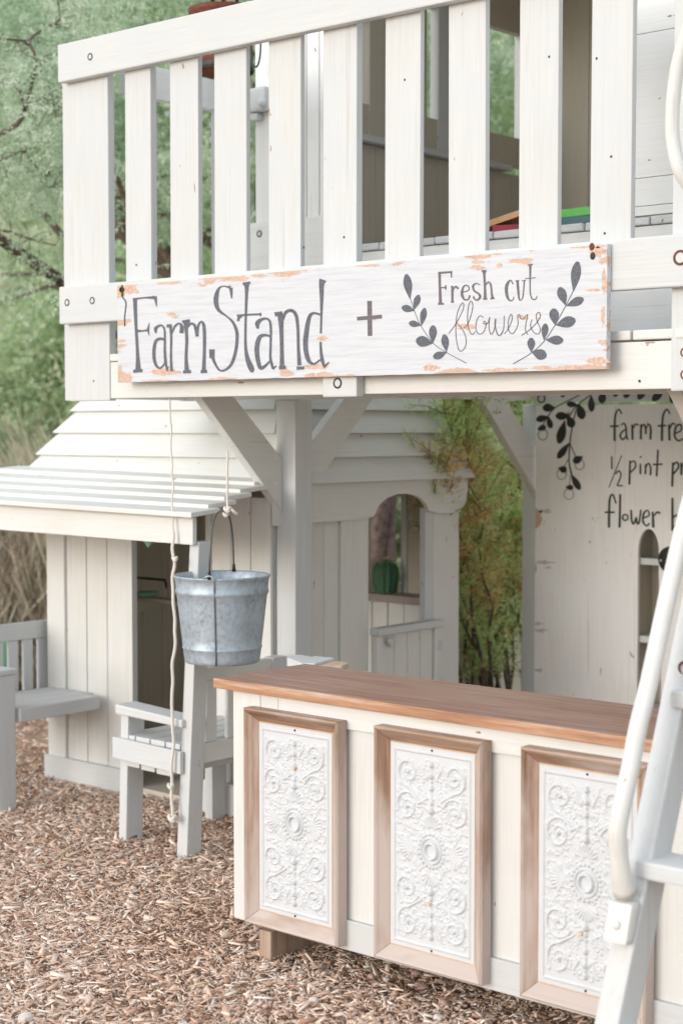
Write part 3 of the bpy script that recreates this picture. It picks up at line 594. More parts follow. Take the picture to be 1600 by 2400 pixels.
def mitre(name, p0, p1, inw, outy, mat, parent):
    """moulding between outer corners p0,p1 (x,z); inw = inward unit (x,z); profile high outside, sloping down inside"""
    prof = [(0.0, 0.0), (0.0, 0.036), (0.005, 0.041), (0.010, 0.038), (0.016, 0.031), (0.032, 0.018), (0.037, 0.014), (0.037, 0.0)]
    d = Vector((p1[0] - p0[0], p1[1] - p0[1])).normalized(); V = []
    for (P, s) in ((p0, 1), (p1, -1)):
        for w, h in prof:
            q = Vector(P) + Vector(inw) * w + d * s * (w + 0.0007); V.append((q.x, outy - h, q.y))
    n = len(prof); F = [tuple(range(n)), tuple(range(2 * n - 1, n - 1, -1))] + [(i, (i + 1) % n, n + (i + 1) % n, n + i) for i in range(n)]
    return finish(name, V, F, mat, parent)
# pressed ornament as a height field (shared by the three panels)
PW, PH = 0.284, 0.532
def ornament():
    nx, nz = 150, 282
    X, Z = np.meshgrid(np.linspace(-PW / 2, PW / 2, nx), np.linspace(0, PH, nz)); H = np.zeros_like(X)
    Xm = np.abs(X); w2 = PW / 2
    def blob(pts, hgt=1.0, mirror=True):
        nonlocal H
        XX = Xm if mirror else X
        P = np.array(pts)
        for i in range(len(P) - 1):
            a, b = P[i], P[i + 1]; d = b[:2] - a[:2]; L2 = d @ d + 1e-12
            t = np.clip(((XX - a[0]) * d[0] + (Z - a[1]) * d[1]) / L2, 0, 1)
            r = a[2] + (b[2] - a[2]) * t; ds = np.hypot(XX - a[0] - d[0] * t, Z - a[1] - d[1] * t)
            H = np.maximum(H, hgt * r * np.sqrt(np.clip(1 - (ds / r) ** 2, 0, 1)))
    def scroll(cx, cz, R, a0, turns, sgn, w=0.0038, tail=None):
        pts = []
        for k in range(34):
            u = k / 33; a = a0 + sgn * turns * 2 * math.pi * u; r = R * (1 - u) ** 0.85 + 0.002; pts.append((cx + r * math.cos(a), cz + r * math.sin(a), w * (1 - 0.35 * u)))
        if tail: pts = tail + pts
        blob(pts, 1.15); blob([(cx, cz, 0.0052), (cx + .0005, cz, 0.0052)], 1.3)
        for k in range(0, 30, 3):   # acanthus lobes round the outside
            u = k / 33; a = a0 + sgn * turns * 2 * math.pi * u; r = R * (1 - u) ** 0.85
            if r > R * 0.45:
                blob([(cx + (r + .001) * math.cos(a), cz + (r + .001) * math.sin(a), 0.0030), (cx + (r + .0075) * math.cos(a + sgn * .25), cz + (r + .0075) * math.sin(a + sgn * .25), 0.0017)], 1.1)
                blob([(cx + (r - .002) * math.cos(a), cz + (r - .002) * math.sin(a), 0.0022), (cx + (r - .009) * math.cos(a - sgn * .35), cz + (r - .009) * math.sin(a - sgn * .35), 0.0012)], 1.1)
    m = w2 - 0.018
    for cz, s in ((0.070, 1), (0.462, -1)):
        scroll(0.078, cz, 0.036, math.pi * (0.5 if s > 0 else -.5), 1.7, -s, tail=[(0.02, cz + s * 0.075, .0025), (0.04, cz + s * .06, .0032)])
    for cz, s in ((0.158, 1), (0.372, -1)):
        scroll(0.082, cz, 0.040, math.pi * (1.1 if s > 0 else .9), 1.8, s, tail=[(0.012, cz - s * 0.03, .0025), (0.026, cz - s * .022, .003)])
    for s, z0 in ((1, 0.04), (-1, 0.492)):      # candelabra
        for k, (dz, r) in enumerate(((0, .007), (.014, .0045), (.028, .008), (.043, .004), (.06, .0065), (.085, .0035), (.1, .006), (.118, .009), (.13, .004))):
            blob([(0, z0 + s * dz, r), (0.0004, z0 + s * (dz + .004), r)], 0.9)
        blob([(0, z0, .003), (0, z0 + s * .14, .0022)], 1)
        blob([(0.0, z0 + s * .012, .002), (0.018, z0 + s * .04, .003), (0.03, z0 + s * .018, .0035), (.036, z0 + s * .004, .002)])
        blob([(0.0, z0 + s * .095, .002), (0.02, z0 + s * .085, .003), (0.027, z0 + s * .105, .0032)])
    for k in range(9):                           # palmettes above and below the rosette
        a = math.radians(20 + 140 * k / 8)
        for s in (1, -1): blob([(0.010 * math.cos(a), 0.266 + s * (0.055 + .008 * math.sin(a)), .0018), (0.032 * math.cos(a), 0.266 + s * (0.056 + .034 * math.sin(a)), .0036)], 1, False)
    for k in range(9):                           # palmettes either side
        a = math.radians(-64 + 128 * k / 8); blob([(0.062 + .006 * math.cos(a), 0.266 + .008 * math.sin(a), .0018), (0.066 + .038 * math.cos(a), 0.266 + .034 * math.sin(a), .0034)])
    for r_, w_ in ((0.0205, 0.0042), (0.033, 0.0028)): blob([(r_ * math.cos(t), 0.266 + r_ * math.sin(t), w_) for t in np.linspace(0, 2 * math.pi, 30)], 1.5, False)
    for k in range(22):
        a = 2 * math.pi * k / 22; blob([(.043 * math.cos(a), .266 + .043 * math.sin(a), .0045), (.0432 * math.cos(a), .266 + .0432 * math.sin(a), .0045)], 1, False)
    R = np.random.default_rng(4)
    for k in range(330):                          # small leaves and curls between
        cx, cz = R.uniform(0.01, m - .006), R.uniform(0.04, PH - .04)
        if math.hypot(cx, cz - .266) < .05: continue
        a = R.uniform(0, 6.28); l = R.uniform(.009, .020); q_ = R.uniform(-1, 1) > 0; sg = 1 if q_ else -1
        cur = [(cx + l * u * math.cos(a + sg * u * 1.6), cz + l * u * math.sin(a + sg * u * 1.6), .0030 * (1 - .6 * u)) for u in (0, .35, .7, 1.0, 1.25)]
        if q_: cur = [(c0 * 1, c1, c2) for c0, c1, c2 in cur]
        blob(cur, .75)
        for u in (.3, .6, .9): blob([(cx + l * u * math.cos(a + sg * u * 1.6), cz + l * u * math.sin(a + sg * u * 1.6), .0018), (cx + l * u * math.cos(a + sg * u * 1.6) + .0045 * math.cos(a - sg * .9), cz + l * u * math.sin(a + sg * u * 1.6) + .0045 * math.sin(a - sg * .9), .0012)], .8)
    # rope border
    e = 0.015; per = []
    for zz in np.arange(e, PH - e, 0.0058): per += [(w2 - e, zz, 0)]
    for xx in np.arange(0, w2 - e, 0.0058): per += [(xx, e, 1), (xx, PH - e, 1)]
    for x_, z_, t_ in per:
        d = (0.0012, 0.0026) if not t_ else (0.0026, 0.0012); blob([(x_ - d[0], z_ - d[1], .0022), (x_ + d[0], z_ + d[1], .0022)], 1.3)
    H += 0.0004 * np.sin(X * 900) * np.sin(Z * 700)
    inside = (np.abs(X) < w2 - 0.019) & (Z > .019) & (Z < PH - .019); H = H * 1.75; H[~inside] = np.minimum(H[~inside], .0040)
    V = np.stack([X.ravel(), -H.ravel(), Z.ravel()], 1); i = np.arange(nx * nz).reshape(nz, nx)
    F = np.stack([i[:-1, :-1], i[:-1, 1:], i[1:, 1:], i[1:, :-1]], -1).reshape(-1, 4)
    me = mesh_np('ornate_relief', V, F); me.shade_smooth(); me.materials.append(PLASTER); return me
ORN = ornament()
labels = ['leftmost of the three framed panels', 'middle framed panel of three', 'rightmost framed panel behind the ladder']
for k, (xa, xb) in enumerate(FX):
    fr = thing('x', '', '', ((xa + xb) / 2, 3.28, fz0)); del fr['label']; del fr['category']; fr.name = 'panel_frame'
    fr.parent = CT; fr.location = Vector(((xa + xb) / 2, 3.28, fz0)) - Vector(CT.location); fr['label'] = labels[k]
    dz = (-.006, 0, .004)[k]; z0, z1 = fz0 + dz * .5, fz1 + dz
    mitre('frame_side', (xa, z1), (xb, z1), (0, -1), 3.281, FR['X'], fr); mitre('frame_side', (xa, z0), (xb, z0), (0, 1), 3.281, FR['X'], fr)
    mitre('frame_side', (xa, z0), (xa, z1), (1, 0), 3.281, FR['Z'], fr); mitre('frame_side', (xb, z0), (xb, z1), (-1, 0), 3.281, FR['Z'], fr)
    cxm = (xa + xb) / 2; box('backing_board', xa + .036, xb - .036, 3.268, 3.2805, z0 + .036, z1 - .036, flat('panel_wood', (.62, .45, .32)) if k == 0 else bpy.data.materials['panel_wood'], fr, 0.001)
    o = bpy.data.objects.new('ornate_panel', ORN); COL.objects.link(o); o.parent = fr
    o.location = Vector((cxm, 3.2665, z0 + .041)) - wloc(fr); o.scale = ((xb - xa - .080) / PW, 1, (z1 - z0 - .082) / PH)
    if k == 1: o.scale.x *= -1
    if k == 2: o.scale.z *= -1; o.location.z += z1 - z0 - .082
    for zz in (z0 + .047, z1 - .047):
        V, F = lathe_geo([(0, -.0012), (.0028, -.001), (.0032, .001)], (0, 0, 0), 10); finish('nail', [(cxm + x, 3.2655 + z, zz + y) for x, y, z in V], F, DARK, fr)
    for zz, xx in ((z0 + (.30, .17, .185)[k] + (.16 if k == 0 else 0), cxm - (0, .005, .012)[k]),):
        V = [(xx + (.0058 + .002 * math.sin(3 * a)) * math.cos(a), 3.2560, zz + (.0062 + .002 * math.cos(2 * a)) * math.sin(a)) for a in np.linspace(0, 2 * math.pi, 14, endpoint=False)]
        V += [(x, 3.2645, z) for x, y, z in V]; n_ = 14
        finish('bare_spot', V, [tuple(range(n_))] + [(i, (i + 1) % n_, n_ + (i + 1) % n_, n_ + i) for i in range(n_)], SPOT, fr)

# ------------------------------------------------------------------ ladder with hand rail
LD = thing('ladder', 'steep white wooden ladder with round hand rail in front of the counter', 'ladder', (-1.6, 2.8, 0))
def lean(z): return 2.713 + z * 0.405
XSL = -1.753
for xa, xb in ((XSL, -1.697), (-1.135, -1.091)):
    c8 = []
    for z in (0.0, 1.78): c8 += [(xa, lean(z), z), (xb, lean(z), z), (xb, lean(z) + .088, z), (xa, lean(z) + .088, z)]
    hexa('stile', c8, paint('Z'), LD, 0.007)
for z in (0.26, 0.60, 0.94, 1.28, 1.62):
    box('tread', -1.722, -1.11, lean(z) - .024, lean(z) + .085, z - .038, z, paint('X'), LD, 0.006)
XT = -1.727
tp = [at(*q, 'X', XT) for q in [(1655, 1040), (1610, 1200), (1563, 1400), (1520, 1600), (1495, 1700), (1476, 1800), (1454, 1900), (1446, 1950), (1449, 2000), (1455, 2050), (1464, 2092)]]
tp = [Vector((XT, min(p.y, lean(p.z) - .021), p.z)) for i, p in enumerate(tp)]
tp = [Vector(q) for q in catmull([tuple(p) for p in tp])]; nt = len(tp)
tube('hand_rail', tp, [0.0195 + 0.007 * max(0, (i / nt - .80) / .2) for i in range(nt)], cream('Z'), LD, 20)
z0_, z1_ = .438, .520
hexa('rail_foot', [(-1.756, lean(z0_) - .032, z0_), (-1.699, lean(z0_) - .032, z0_), (-1.699, lean(z0_) - .0015, z0_), (-1.756, lean(z0_) - .0015, z0_), (-1.756, lean(z1_) - .040, z1_), (-1.699, lean(z1_) - .040, z1_), (-1.699, lean(z1_) - .0015, z1_), (-1.756, lean(z1_) - .0015, z1_)], cream('Z'), LD, 0.010)
V, F = lathe_geo([(0, -.009), (.006, -.008), (.009, -.004), (.010, 0)], (0, 0, 0), 16); finish('rail_bolt', [(-1.727 + x, lean(.475) - .036 + z, .475 + y) for x, y, z in V], F, cream('Z'), LD, smooth=True)
bp = at(1603, 1566, 'Y', lean(.98)); V, F = lathe_geo([(.010, 0), (.013, -.003), (.016, 0)], (0, 0, 0), 16); finish('bolt', [(bp.x + x, bp.y - .001 + z, bp.z + y) for x, y, z in V], F, RUST, LD)

# ------------------------------------------------------------------ menu board behind
MB = thing('menu_board', 'tall white board with black leaf garland and farm fresh price list', 'menu board', (-3.4, 5.94, 0))
YM = 5.93
def arch(xc, hw, zs, n=12): return [(xc - hw, 0.1)] + [(xc + hw * math.cos(a), zs + 0.09 * math.sin(a)) for a in np.linspace(math.pi, 0, n)] + [(xc + hw, 0.1)]
x_a, x_b = at(1494, 1300, 'Y', YM).x, at(1543, 1300, 'Y', YM).x
outl = [(-3.998, 0.05)] + [(x_a, 0.05)] + [((x_a + x_b) / 2 + (x_b - x_a) / 2 * math.cos(a), 0.985 + .098 * math.sin(a)) for a in np.linspace(math.pi, 0, 14)] + [(x_b, 0.90), (x_b + .03, .05)] + [(-2.95, 0.05), (-2.95, 0.985)] + [(-2.86 + .09 * math.cos(a), .985 + .098 * math.sin(a)) for a in np.linspace(math.pi, 0, 14)] + [(-2.77, .05), (-2.5, 0.05), (-2.5, 1.6), (-3.998, 1.6)]
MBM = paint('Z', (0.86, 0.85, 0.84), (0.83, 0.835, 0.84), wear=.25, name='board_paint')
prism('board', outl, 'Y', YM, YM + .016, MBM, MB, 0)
TANP = tan('Z')
box('shelf_back', x_a - .05, -2.6, 6.10, 6.115, 0.05, 1.15, paint('Z', (.86, .79, .67), (.84, .77, .66), name='shelf_paint'), MB)
box('shelf_side', x_a - .05, x_a - .03, 5.948, 6.098, 0.05, 1.15, TANP, MB); box('shelf_top', x_a - .05, -2.6, 5.948, 6.098, 1.155, 1.17, TANP, MB)
for z in (0.958, 0.630, 0.33): box('shelf', x_a - .028, -2.62, 5.95 if z > .5 else 5.90, 6.097, z - .028, z, paint('X'), MB)
kp = at(1570, 1312, 'Y', YM - .004); V, F = lathe_geo([(0, -.014), (.04, -.012), (.055, -.004), (.056, .003)], (0, 0, 0), 28)
finish('round_plate', [(kp.x + x, kp.y + z, kp.z + y) for x, y, z in V], F, BLACK, MB, smooth=True)
V, F = lathe_geo([(0, -.004), (.005, -.002), (.006, 0)], (0, 0, 0), 10); kq = at(1547, 1314, 'Y', YM - .02); finish('plate_screw', [(kq.x + x, kq.y + z, kq.z + y) for x, y, z in V], F, flat('steel', (.5, .5, .5), .4, .8), MB)
EO = (1220, 900); ES = 4.126
txt = [[(975, 290, 14), (945, 245, 16), (912, 300, 20), (905, 420, 22), (905, 552, 24)], [(860, 410, 18), (945, 406, 18)],
       [(1015, 440, 14), (985, 455, 16), (958, 500, 18), (985, 538, 18), (1018, 500, 16)], [(965, 400, 14), (995, 380, 16), (1014, 420, 18), (1020, 500, 18), (1034, 542, 18)], [(1075, 390, 20), (1078, 540, 22)], [(1078, 440, 12), (1108, 388, 16), (1136, 400, 16)],
       [(1160, 390, 20), (1158, 536, 22)], [(1160, 430, 12), (1185, 388, 16), (1205, 430, 18), (1206, 485, 20)], [(1206, 440, 12), (1232, 388, 16), (1254, 430, 20), (1252, 537, 22)],
       [(1440, 290, 14), (1410, 245, 16), (1375, 300, 20), (1364, 420, 22), (1362, 550, 24)], [(1320, 406, 18), (1402, 402, 18)], [(1430, 390, 20), (1436, 547, 22)], [(1436, 440, 12), (1462, 382, 16), (1490, 392, 16)], [(1485, 480, 16), (1545, 450, 16), (1545, 395, 18), (1500, 410, 20), (1485, 500, 20), (1520, 548, 18), (1575, 525, 16)],
       [(878, 698, 14), (878, 822, 16)], [(975, 688, 9), (850, 1000, 9)], [(915, 872, 14), (945, 840, 14), (968, 880, 14), (930, 980, 14)], [(928, 982, 14), (985, 984, 14)],
       [(1055, 740, 18), (1048, 972, 20)], [(1055, 765, 12), (1095, 745, 14), (1108, 800, 16), (1060, 855, 14)], [(1155, 770, 16), (1155, 872, 18)], [(1158, 698, 18), (1158, 712, 18)], [(1206, 775, 16), (1203, 872, 18)], [(1206, 810, 12), (1232, 765, 14), (1255, 810, 16), (1252, 882, 18)], [(1325, 635, 16), (1312, 892, 18)], [(1276, 778, 16), (1370, 775, 16)],
       [(1470, 758, 20), (1462, 992, 22)], [(1470, 790, 14), (1505, 755, 16), (1525, 800, 18), (1475, 870, 16)], [(1552, 760, 20), (1550, 880, 22)], [(1552, 810, 12), (1585, 765, 16)],
       [(922, 1155, 14), (888, 1068, 16), (860, 1110, 20), (853, 1240, 22), (852, 1388, 22)], [(812, 1240, 18), (908, 1240, 18)], [(960, 1065, 18), (955, 1388, 22)], ringst(1010, 1290, 26, 15)[:], [(1066, 1215, 16), (1072, 1320, 18), (1092, 1355, 16), (1115, 1290, 14), (1120, 1330, 18), (1140, 1350, 16), (1160, 1215, 16)],
       [(1185, 1295, 14), (1240, 1270, 14), (1225, 1222, 14), (1188, 1250, 18), (1182, 1330, 18), (1215, 1372, 16), (1246, 1345, 14)], [(1275, 1235, 20), (1280, 1388, 24)], [(1290, 1275, 12), (1318, 1238, 18), (1348, 1252, 18)],
       [(1465, 1100, 20), (1465, 1418, 24)], [(1468, 1300, 14), (1505, 1265, 16), (1525, 1330, 18), (1470, 1395, 16)]]
strokes('letters', txt, EO, ES, YM, INKT, MB)
gar = [[(620, 80, 11), (450, 165, 11), (330, 230, 11), (262, 310, 10), (205, 410, 8)], [(690, 92, 12), (560, 190, 12), (500, 260, 11), (440, 345, 10)], [(560, 190, 12), (525, 280, 12), (492, 430, 13), (474, 560, 14), (465, 750, 14), (490, 880, 18)], [(480, 590, 9), (530, 705, 9)], [(455, 730, 7), (420, 800, 7)], [(475, 880, 6), (470, 975, 6)], [(700, 85, 12), (1100, 20, 12), (1500, 20, 12)]]
gar += [leaf_stroke(*q) for q in [((335, 230), (210, 228), 76), ((268, 315), (148, 348), 64), ((260, 310), (292, 428), 56), ((555, 205), (442, 190), 56), ((565, 195), (595, 340), 84), ((475, 310), (335, 308), 76), ((462, 305), (498, 420), 80), ((425, 350), (368, 575), 84), ((468, 570), (355, 718), 64), ((680, 105), (682, 268), 64), ((800, 60), (778, 188), 74), ((410, 60), (402, 130), 46), ((925, 30), (910, 125), 56), ((1060, 20), (1005, 135), 66), ((1210, 30), (1135, 148), 66), ((1390, 40), (1272, 164), 72), ((1440, 100), (1466, 188), 34), ((485, 870), (572, 1022), 60), ((600, 700), (508, 755), 70), ((160, 440), (242, 412), 56), ((362, 812), (444, 836), 64), ((432, 998), (508, 1002), 50)]]
strokes('leaf_garland', gar, EO, ES, YM, BLACK, MB)
for q in ((212, 490, 46, 12), (395, 872, 46, 9), (568, 780, 44, 10), (465, 1065, 46, 8)): strokes('berry_outline', [ringst(*q)], EO, ES, YM, INKG, MB, base=.0016)
disc_bolt(1268, 934, YM, MB, 0.019)
SMG = flat('grey_smudge', (.56, .545, .56), .8, 0, .25, 200)
for q in ((1272, 1318, 44, 9, 1), (1258, 1462, 26, 8, 2), (1266, 1478, 30, 9, 3), (1262, 1571, 18, 8, 4), (1276, 1198, 34, 9, 5), (1284, 1330, 16, 6, 6), (1252, 1632, 12, 16, 7), (1265, 1200, 8, 8, 8)):
    p = [at(q[0] + math.cos(a) * q[2] / 2 * (1 + .5 * math.sin(3 * a + q[4])), q[1] + math.sin(a) * q[3] / 2 * (1 + .4 * math.cos(5 * a)), 'Y', YM) for a in np.linspace(0, 2 * math.pi, 18, endpoint=False)]
    finish('smudge', [(max(v.x, -3.997), YM - .0003, v.z) for v in p], [tuple(range(18))], SMG, MB)
for q, sd in (((1254, 1215, 13, 50), 1), ((1252, 1333, 4, 28), 2)):
    p = [at(q[0] + math.cos(a) * q[2] * (1 + .3 * math.sin(3 * a + sd)), q[1] + math.sin(a) * q[3] / 2, 'Y', YM) for a in np.linspace(0, 2 * math.pi, 12, endpoint=False)]
    finish('bare_patch', [(max(v.x, -3.997), YM - .0005, v.z) for v in p], [tuple(range(12))], PEACH, MB)

# ------------------------------------------------------------------ playhouse
H_ = thing('playhouse', 'small cream white playhouse with plank walls, lapped board roof and front canopy', 'playhouse', (-4.8, 4.95, 0))
HY = 4.41; HX = -4.155; HL = -5.446; HB = 5.60
def planks(x0, x1, w, z0, z1, y, th, mat, ax='X', name='plank', tops=None):
    a = x0; out = []
    while a < x1 - 0.01:
        b_ = min(a + w, x1); j = random.uniform(-.0015, .0015)
        if ax == 'X': out.append(box(name, a + .0022, b_ - .0022, y + j, y + th + j, z0, z1, mat, H_, 0.003))
        else: out.append(box(name, y + j - th, y + j, a + .0022, b_ - .0022, z0, z1, mat, H_, 0.003))
        a = b_
    return out
pw = cream('Z')
box('corner_board', HL - .01, HL + .105, HY - .012, HY + .01, 0.1, 1.24, pw, H_, 0.004)
planks(HL + .105, -4.955, 0.129, 0.02, 1.24, HY, .018, pw)
box('baseboard', -5.47, -4.955, HY - .024, HY - .002, -0.01, 0.105, paint('X'), H_, 0.004)
planks(-4.47, HX, 0.105, 0.02, 1.24, HY, .018, pw); box('door_jamb', -4.50, -4.47, HY - .004, HY + .03, 0.0, 1.24, pw, H_)
box('baseboard', -4.50, HX, HY - .03, HY - .002, -0.01, 0.135, paint('X'), H_, 0.004)
box('door_jamb', -4.957, -4.93, HY, HY + .03, 0, 1.24, pw, H_)
box('lintel', -4.957, -4.47, HY - .003, HY + .02, 1.20, 1.30, pw, H_)
# +X side wall
SW = HX
planks(HY + .02, 4.80, 0.093, 0.02, 1.2, SW, .018, pw, 'Y')
box('pilaster', SW - .02, SW + .012, 4.80, 4.965, 0.02, 1.2, pw, H_, 0.004)
box('pilaster', SW - .02, SW + .012, 5.335, 5.39, 0.02, 1.17, paint('Z'), H_, 0.004); box('corner_board', SW - .02, SW + .010, 5.392, 5.57, 0.02, 1.17, pw, H_, 0.004)
fa = [(4.40, 1.340), (4.40, 1.138), (4.90, 1.142), (4.965, 1.148)] + [(5.155 + .175 * math.cos(a), 1.15 + .085 * math.sin(a)) for a in np.linspace(math.pi * .96, .04 * math.pi, 14)] + [(5.345, 1.155), (5.40, 1.146), (5.50, 1.142), (5.55, 1.150), (5.585, 1.185), (5.60, 1.24), (5.60, 1.338)]
prism('fascia', fa, 'X', SW + .014, SW + .034, cream('Y'), H_, 0)
# arched top behind the fascia
box('wall_header', SW - .02, SW + .010, 4.965, 5.335, 1.235, 1.33, pw, H_)
# back and left walls with inside planks
xw0, xw1 = -4.67, -4.478
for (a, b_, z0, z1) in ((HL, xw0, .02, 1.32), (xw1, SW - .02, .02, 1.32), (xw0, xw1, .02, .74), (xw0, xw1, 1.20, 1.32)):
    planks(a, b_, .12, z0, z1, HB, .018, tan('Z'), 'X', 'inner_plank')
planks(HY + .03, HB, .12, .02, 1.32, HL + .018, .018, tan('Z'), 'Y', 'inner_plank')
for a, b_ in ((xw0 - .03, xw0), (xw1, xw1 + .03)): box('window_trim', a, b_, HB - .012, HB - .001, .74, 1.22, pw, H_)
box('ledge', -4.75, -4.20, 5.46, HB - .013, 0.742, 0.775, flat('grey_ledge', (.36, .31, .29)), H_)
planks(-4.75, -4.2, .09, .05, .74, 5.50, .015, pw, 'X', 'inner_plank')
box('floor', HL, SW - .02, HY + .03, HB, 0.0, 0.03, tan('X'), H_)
# half door standing ajar
hx = SW + .02
HD = thing('half_door', '', '', (hx, 5.33, 0)); del HD['label']; del HD['category']; HD.parent = H_; HD.location = Vector((hx, 5.33, 0.03)) - Vector(H_.location)
def hdbox(name, y0, y1, z0, z1, t0, t1, mat, b=.003): return box(name, hx + t0, hx + t1, y0, y1, z0, z1, mat, HD, b)
hdbox('door_rail', 4.965, 5.395, .672, .702, -.004, .05, paint('Y'), .006)
hdbox('door_frame', 4.975, 5.01, .05, .67, .004, .03, pw); hdbox('door_frame', 5.355, 5.385, .05, .67, .004, .03, pw)
for k in range(4): hdbox('door_plank', 5.014 + k * .085, 5.096 + k * .085, .05, .668, .002, .018, pw)
kn = at(914, 1505, 'X', hx + .03)
for dx_, dz_ in ((-.012, .006), (.012, .006), (0, -.006)):
    V, F = lathe_geo([(0, -.014), (.008, -.012), (.0135, -.005), (.0145, 0), (.0135, .005), (.008, .012), (0, .014)], (0, 0, 0), 14); finish('knob', [(kn.x + .008 + z * .6, kn.y + dx_ + x, kn.z + dz_ + y) for x, y, z in V], F, paint('Z'), HD, smooth=True)
for z in (.42, .60):
    o = box('hinge', hx + .02, hx + .034, 5.372, 5.40, z - .03, z + .01, DARK if z > .7 else paint('Z'), HD)
# hip roof: lapped boards, front and right slopes
def roof_course(z0, z1, k0, k1, lift):
    # front board
    yf0, yf1 = 4.41 + k0, 4.41 + k1
    BK_ = 5.60
    xl0, xl1, xr0, xr1 = -5.60 + k0, -5.60 + k1, -4.105 - k0, -4.105 - k1
    n = lift
    hexa('roof_board', [(xl0 - n - .006, yf0 - n, z0), (xr0, yf0 - n, z0), (xr0, yf0 - n + .014, z0 - .002), (xl0 - n - .006, yf0 - n + .014, z0 - .002),
                        (xl1, yf1, z1 + .004), (xr1, yf1, z1 + .004), (xr1, yf1 + .014, z1), (xl1, yf1 + .014, z1)], cream('X'), H_, 0.002)
    yq = max(yf0, 4.534)
    hexa('roof_board', [(xr0 + n, yq, z0), (xr0 + n, BK_, z0), (xr0 + n - .014, BK_, z0 - .002), (xr0 + n - .014, yq, z0 - .002),
                        (xr1, max(yf1, 4.534), z1 + .004), (xr1, BK_, z1 + .004), (xr1 - .014, BK_, z1), (xr1 - .014, max(yf1, 4.534), z1)], cream('Y'), H_, 0.002)
    hexa('roof_board', [(xl0 - n, yf0, z0), (xl0 - n, BK_, z0), (xl0 - n + .014, BK_, z0), (xl0 - n + .014, yf0, z0), (xl1, yf1, z1), (xl1, BK_, z1), (xl1 + .014, BK_, z1), (xl1 + .014, yf1, z1)], cream('Y'), H_, 0.002)
    hexa('roof_board', [(xl0, 5.625, z0), (xr0, 5.625, z0), (xr0, 5.61, z0), (xl0, 5.61, z0), (xl1, 5.625, z1), (xr1, 5.625, z1), (xr1, 5.61, z1), (xl1, 5.61, z1)], cream('X'), H_, 0.002)
zc = [1.292, 1.388, 1.482, 1.575, 1.668, 1.76]
for i in range(5):
    roof_course(zc[i], zc[i + 1] + .012, (zc[i] - 1.292) * .56, (zc[i + 1] + .012 - 1.292) * .56, 0.026)
box('roof_cap', -5.35, -4.36, 4.66, 5.6, 1.765, 1.785, cream('X'), H_)
# front canopy
hexa('canopy_fascia', [(-6.1, 3.868, 1.118), (-4.012, 3.868, 1.100), (-4.012, 3.888, 1.100), (-6.1, 3.888, 1.118), (-6.1, 3.868, 1.214), (-4.012, 3.868, 1.196), (-4.012, 3.888, 1.196), (-6.1, 3.888, 1.214)], cream('X'), H_, 0.003)
ends = [-3.985, -4.02, -4.055, -4.09, -4.13]
for i in range(5):
    ya, yb = 3.835 + i * .115, 3.835 + i * .115 + .140; za, zb = 1.208 + i * .0225, 1.208 + i * .0225 + .013
    xe = ends[i]; xl = -6.15 if i else -6.12
    if i == 4: xl = -5.68
    dl = .012
    hexa('canopy_board', [(xl, ya, za + dl), (xe, ya, za - dl), (xe, ya, za + .018 - dl), (xl, ya, za + .018 + dl), (xl, yb, zb + dl), (xe, yb, zb - dl), (xe, yb, zb + .016 - dl), (xl, yb, zb + .016 + dl)][0:8], cream('X'), H_, 0.003)
for xr in (-4.42, -5.0, -5.9): prism('canopy_rafter', [(3.89, 1.13), (4.405, 1.18), (4.405, 1.265), (3.89, 1.185)], 'X', xr - .03, xr, cream('Y'), H_, 0.002)
hexa('canopy_post', [(-4.103, 3.87, 0), (-4.052, 3.87, 0), (-4.052, 3.94, 0), (-4.103, 3.94, 0), (-4.052, 3.892, 1.11), (-4.006, 3.892, 1.11), (-4.006, 3.955, 1.11), (-4.052, 3.955, 1.11)], paint('Z'), H_, 0.004)
box('canopy_post', -6.05, -5.99, 3.87, 3.94, 0, 1.11, paint('Z'), H_)
# ---- things at the playhouse
def heart():
    c = at(348, 1268, 'Y', 4.38); pts = []
    for t in np.linspace(0, 2 * math.pi, 26, endpoint=False):
        pts.append((c.x + .0026 * 16 * math.sin(t) ** 3 / 1.3, c.z + .0020 * (13 * math.cos(t) - 5 * math.cos(2 * t) - 2 * math.cos(3 * t) - math.cos(4 * t)) + .006))
    t_ = thing('hanging_heart', 'mint green heart ornament hanging in the playhouse doorway', 'ornament', (c.x, 4.38, c.z))
    prism('heart', pts, 'Y', 4.375, 4.387, MINT, t_, 0); tube('string', [(c.x, 4.381, c.z + .02), (c.x, 4.383, 1.2)], .0015, ROPE, t_, 5)
heart()
ws = thing('wall_shelf', 'narrow beige shelf fixed inside the playhouse doorway', 'shelf', (-5.3, 4.75, .7))
sa, sb = at(300, 1402, 'Y', 4.72), at(420, 1398, 'Y', 4.72)
box('shelf_board', sa.x - .03, sb.x + .05, 4.72, 4.80, sa.z - .011, sa.z + .008, paint('X', (.66, .56, .46), (.64, .55, .45), name='beige_paint'), ws)
box('shelf_bracket', sa.x + .02, sa.x + .035, 4.73, 4.79, sa.z - .06, sa.z - .012, tan('Z'), ws)
box('shelf_upright', at(391, 1300, 'Y', 4.78).x, at(399, 1300, 'Y', 4.78).x, 4.78, 4.80, sa.z + .009, 1.2, paint('Z', (.62, .50, .45), (.6, .52, .47), name='pinkish_paint'), ws)
mc = at(346, 1393, 'Y', 4.75); V, F = lathe_geo([(0, 0), (.030, .002), (.046, .012), (.050, .024), (.046, .024), (.03, .006), (0, .006)], (mc.x, 4.752, sa.z + .008), 24)
o = finish('bowl', V, F, MINT, None, smooth=True); tag(o, 'small mint green bowl on the beige shelf inside the playhouse', 'bowl')
ra, rb = at(312, 1352, 'Y', 4.80), at(391, 1350, 'Y', 4.80)
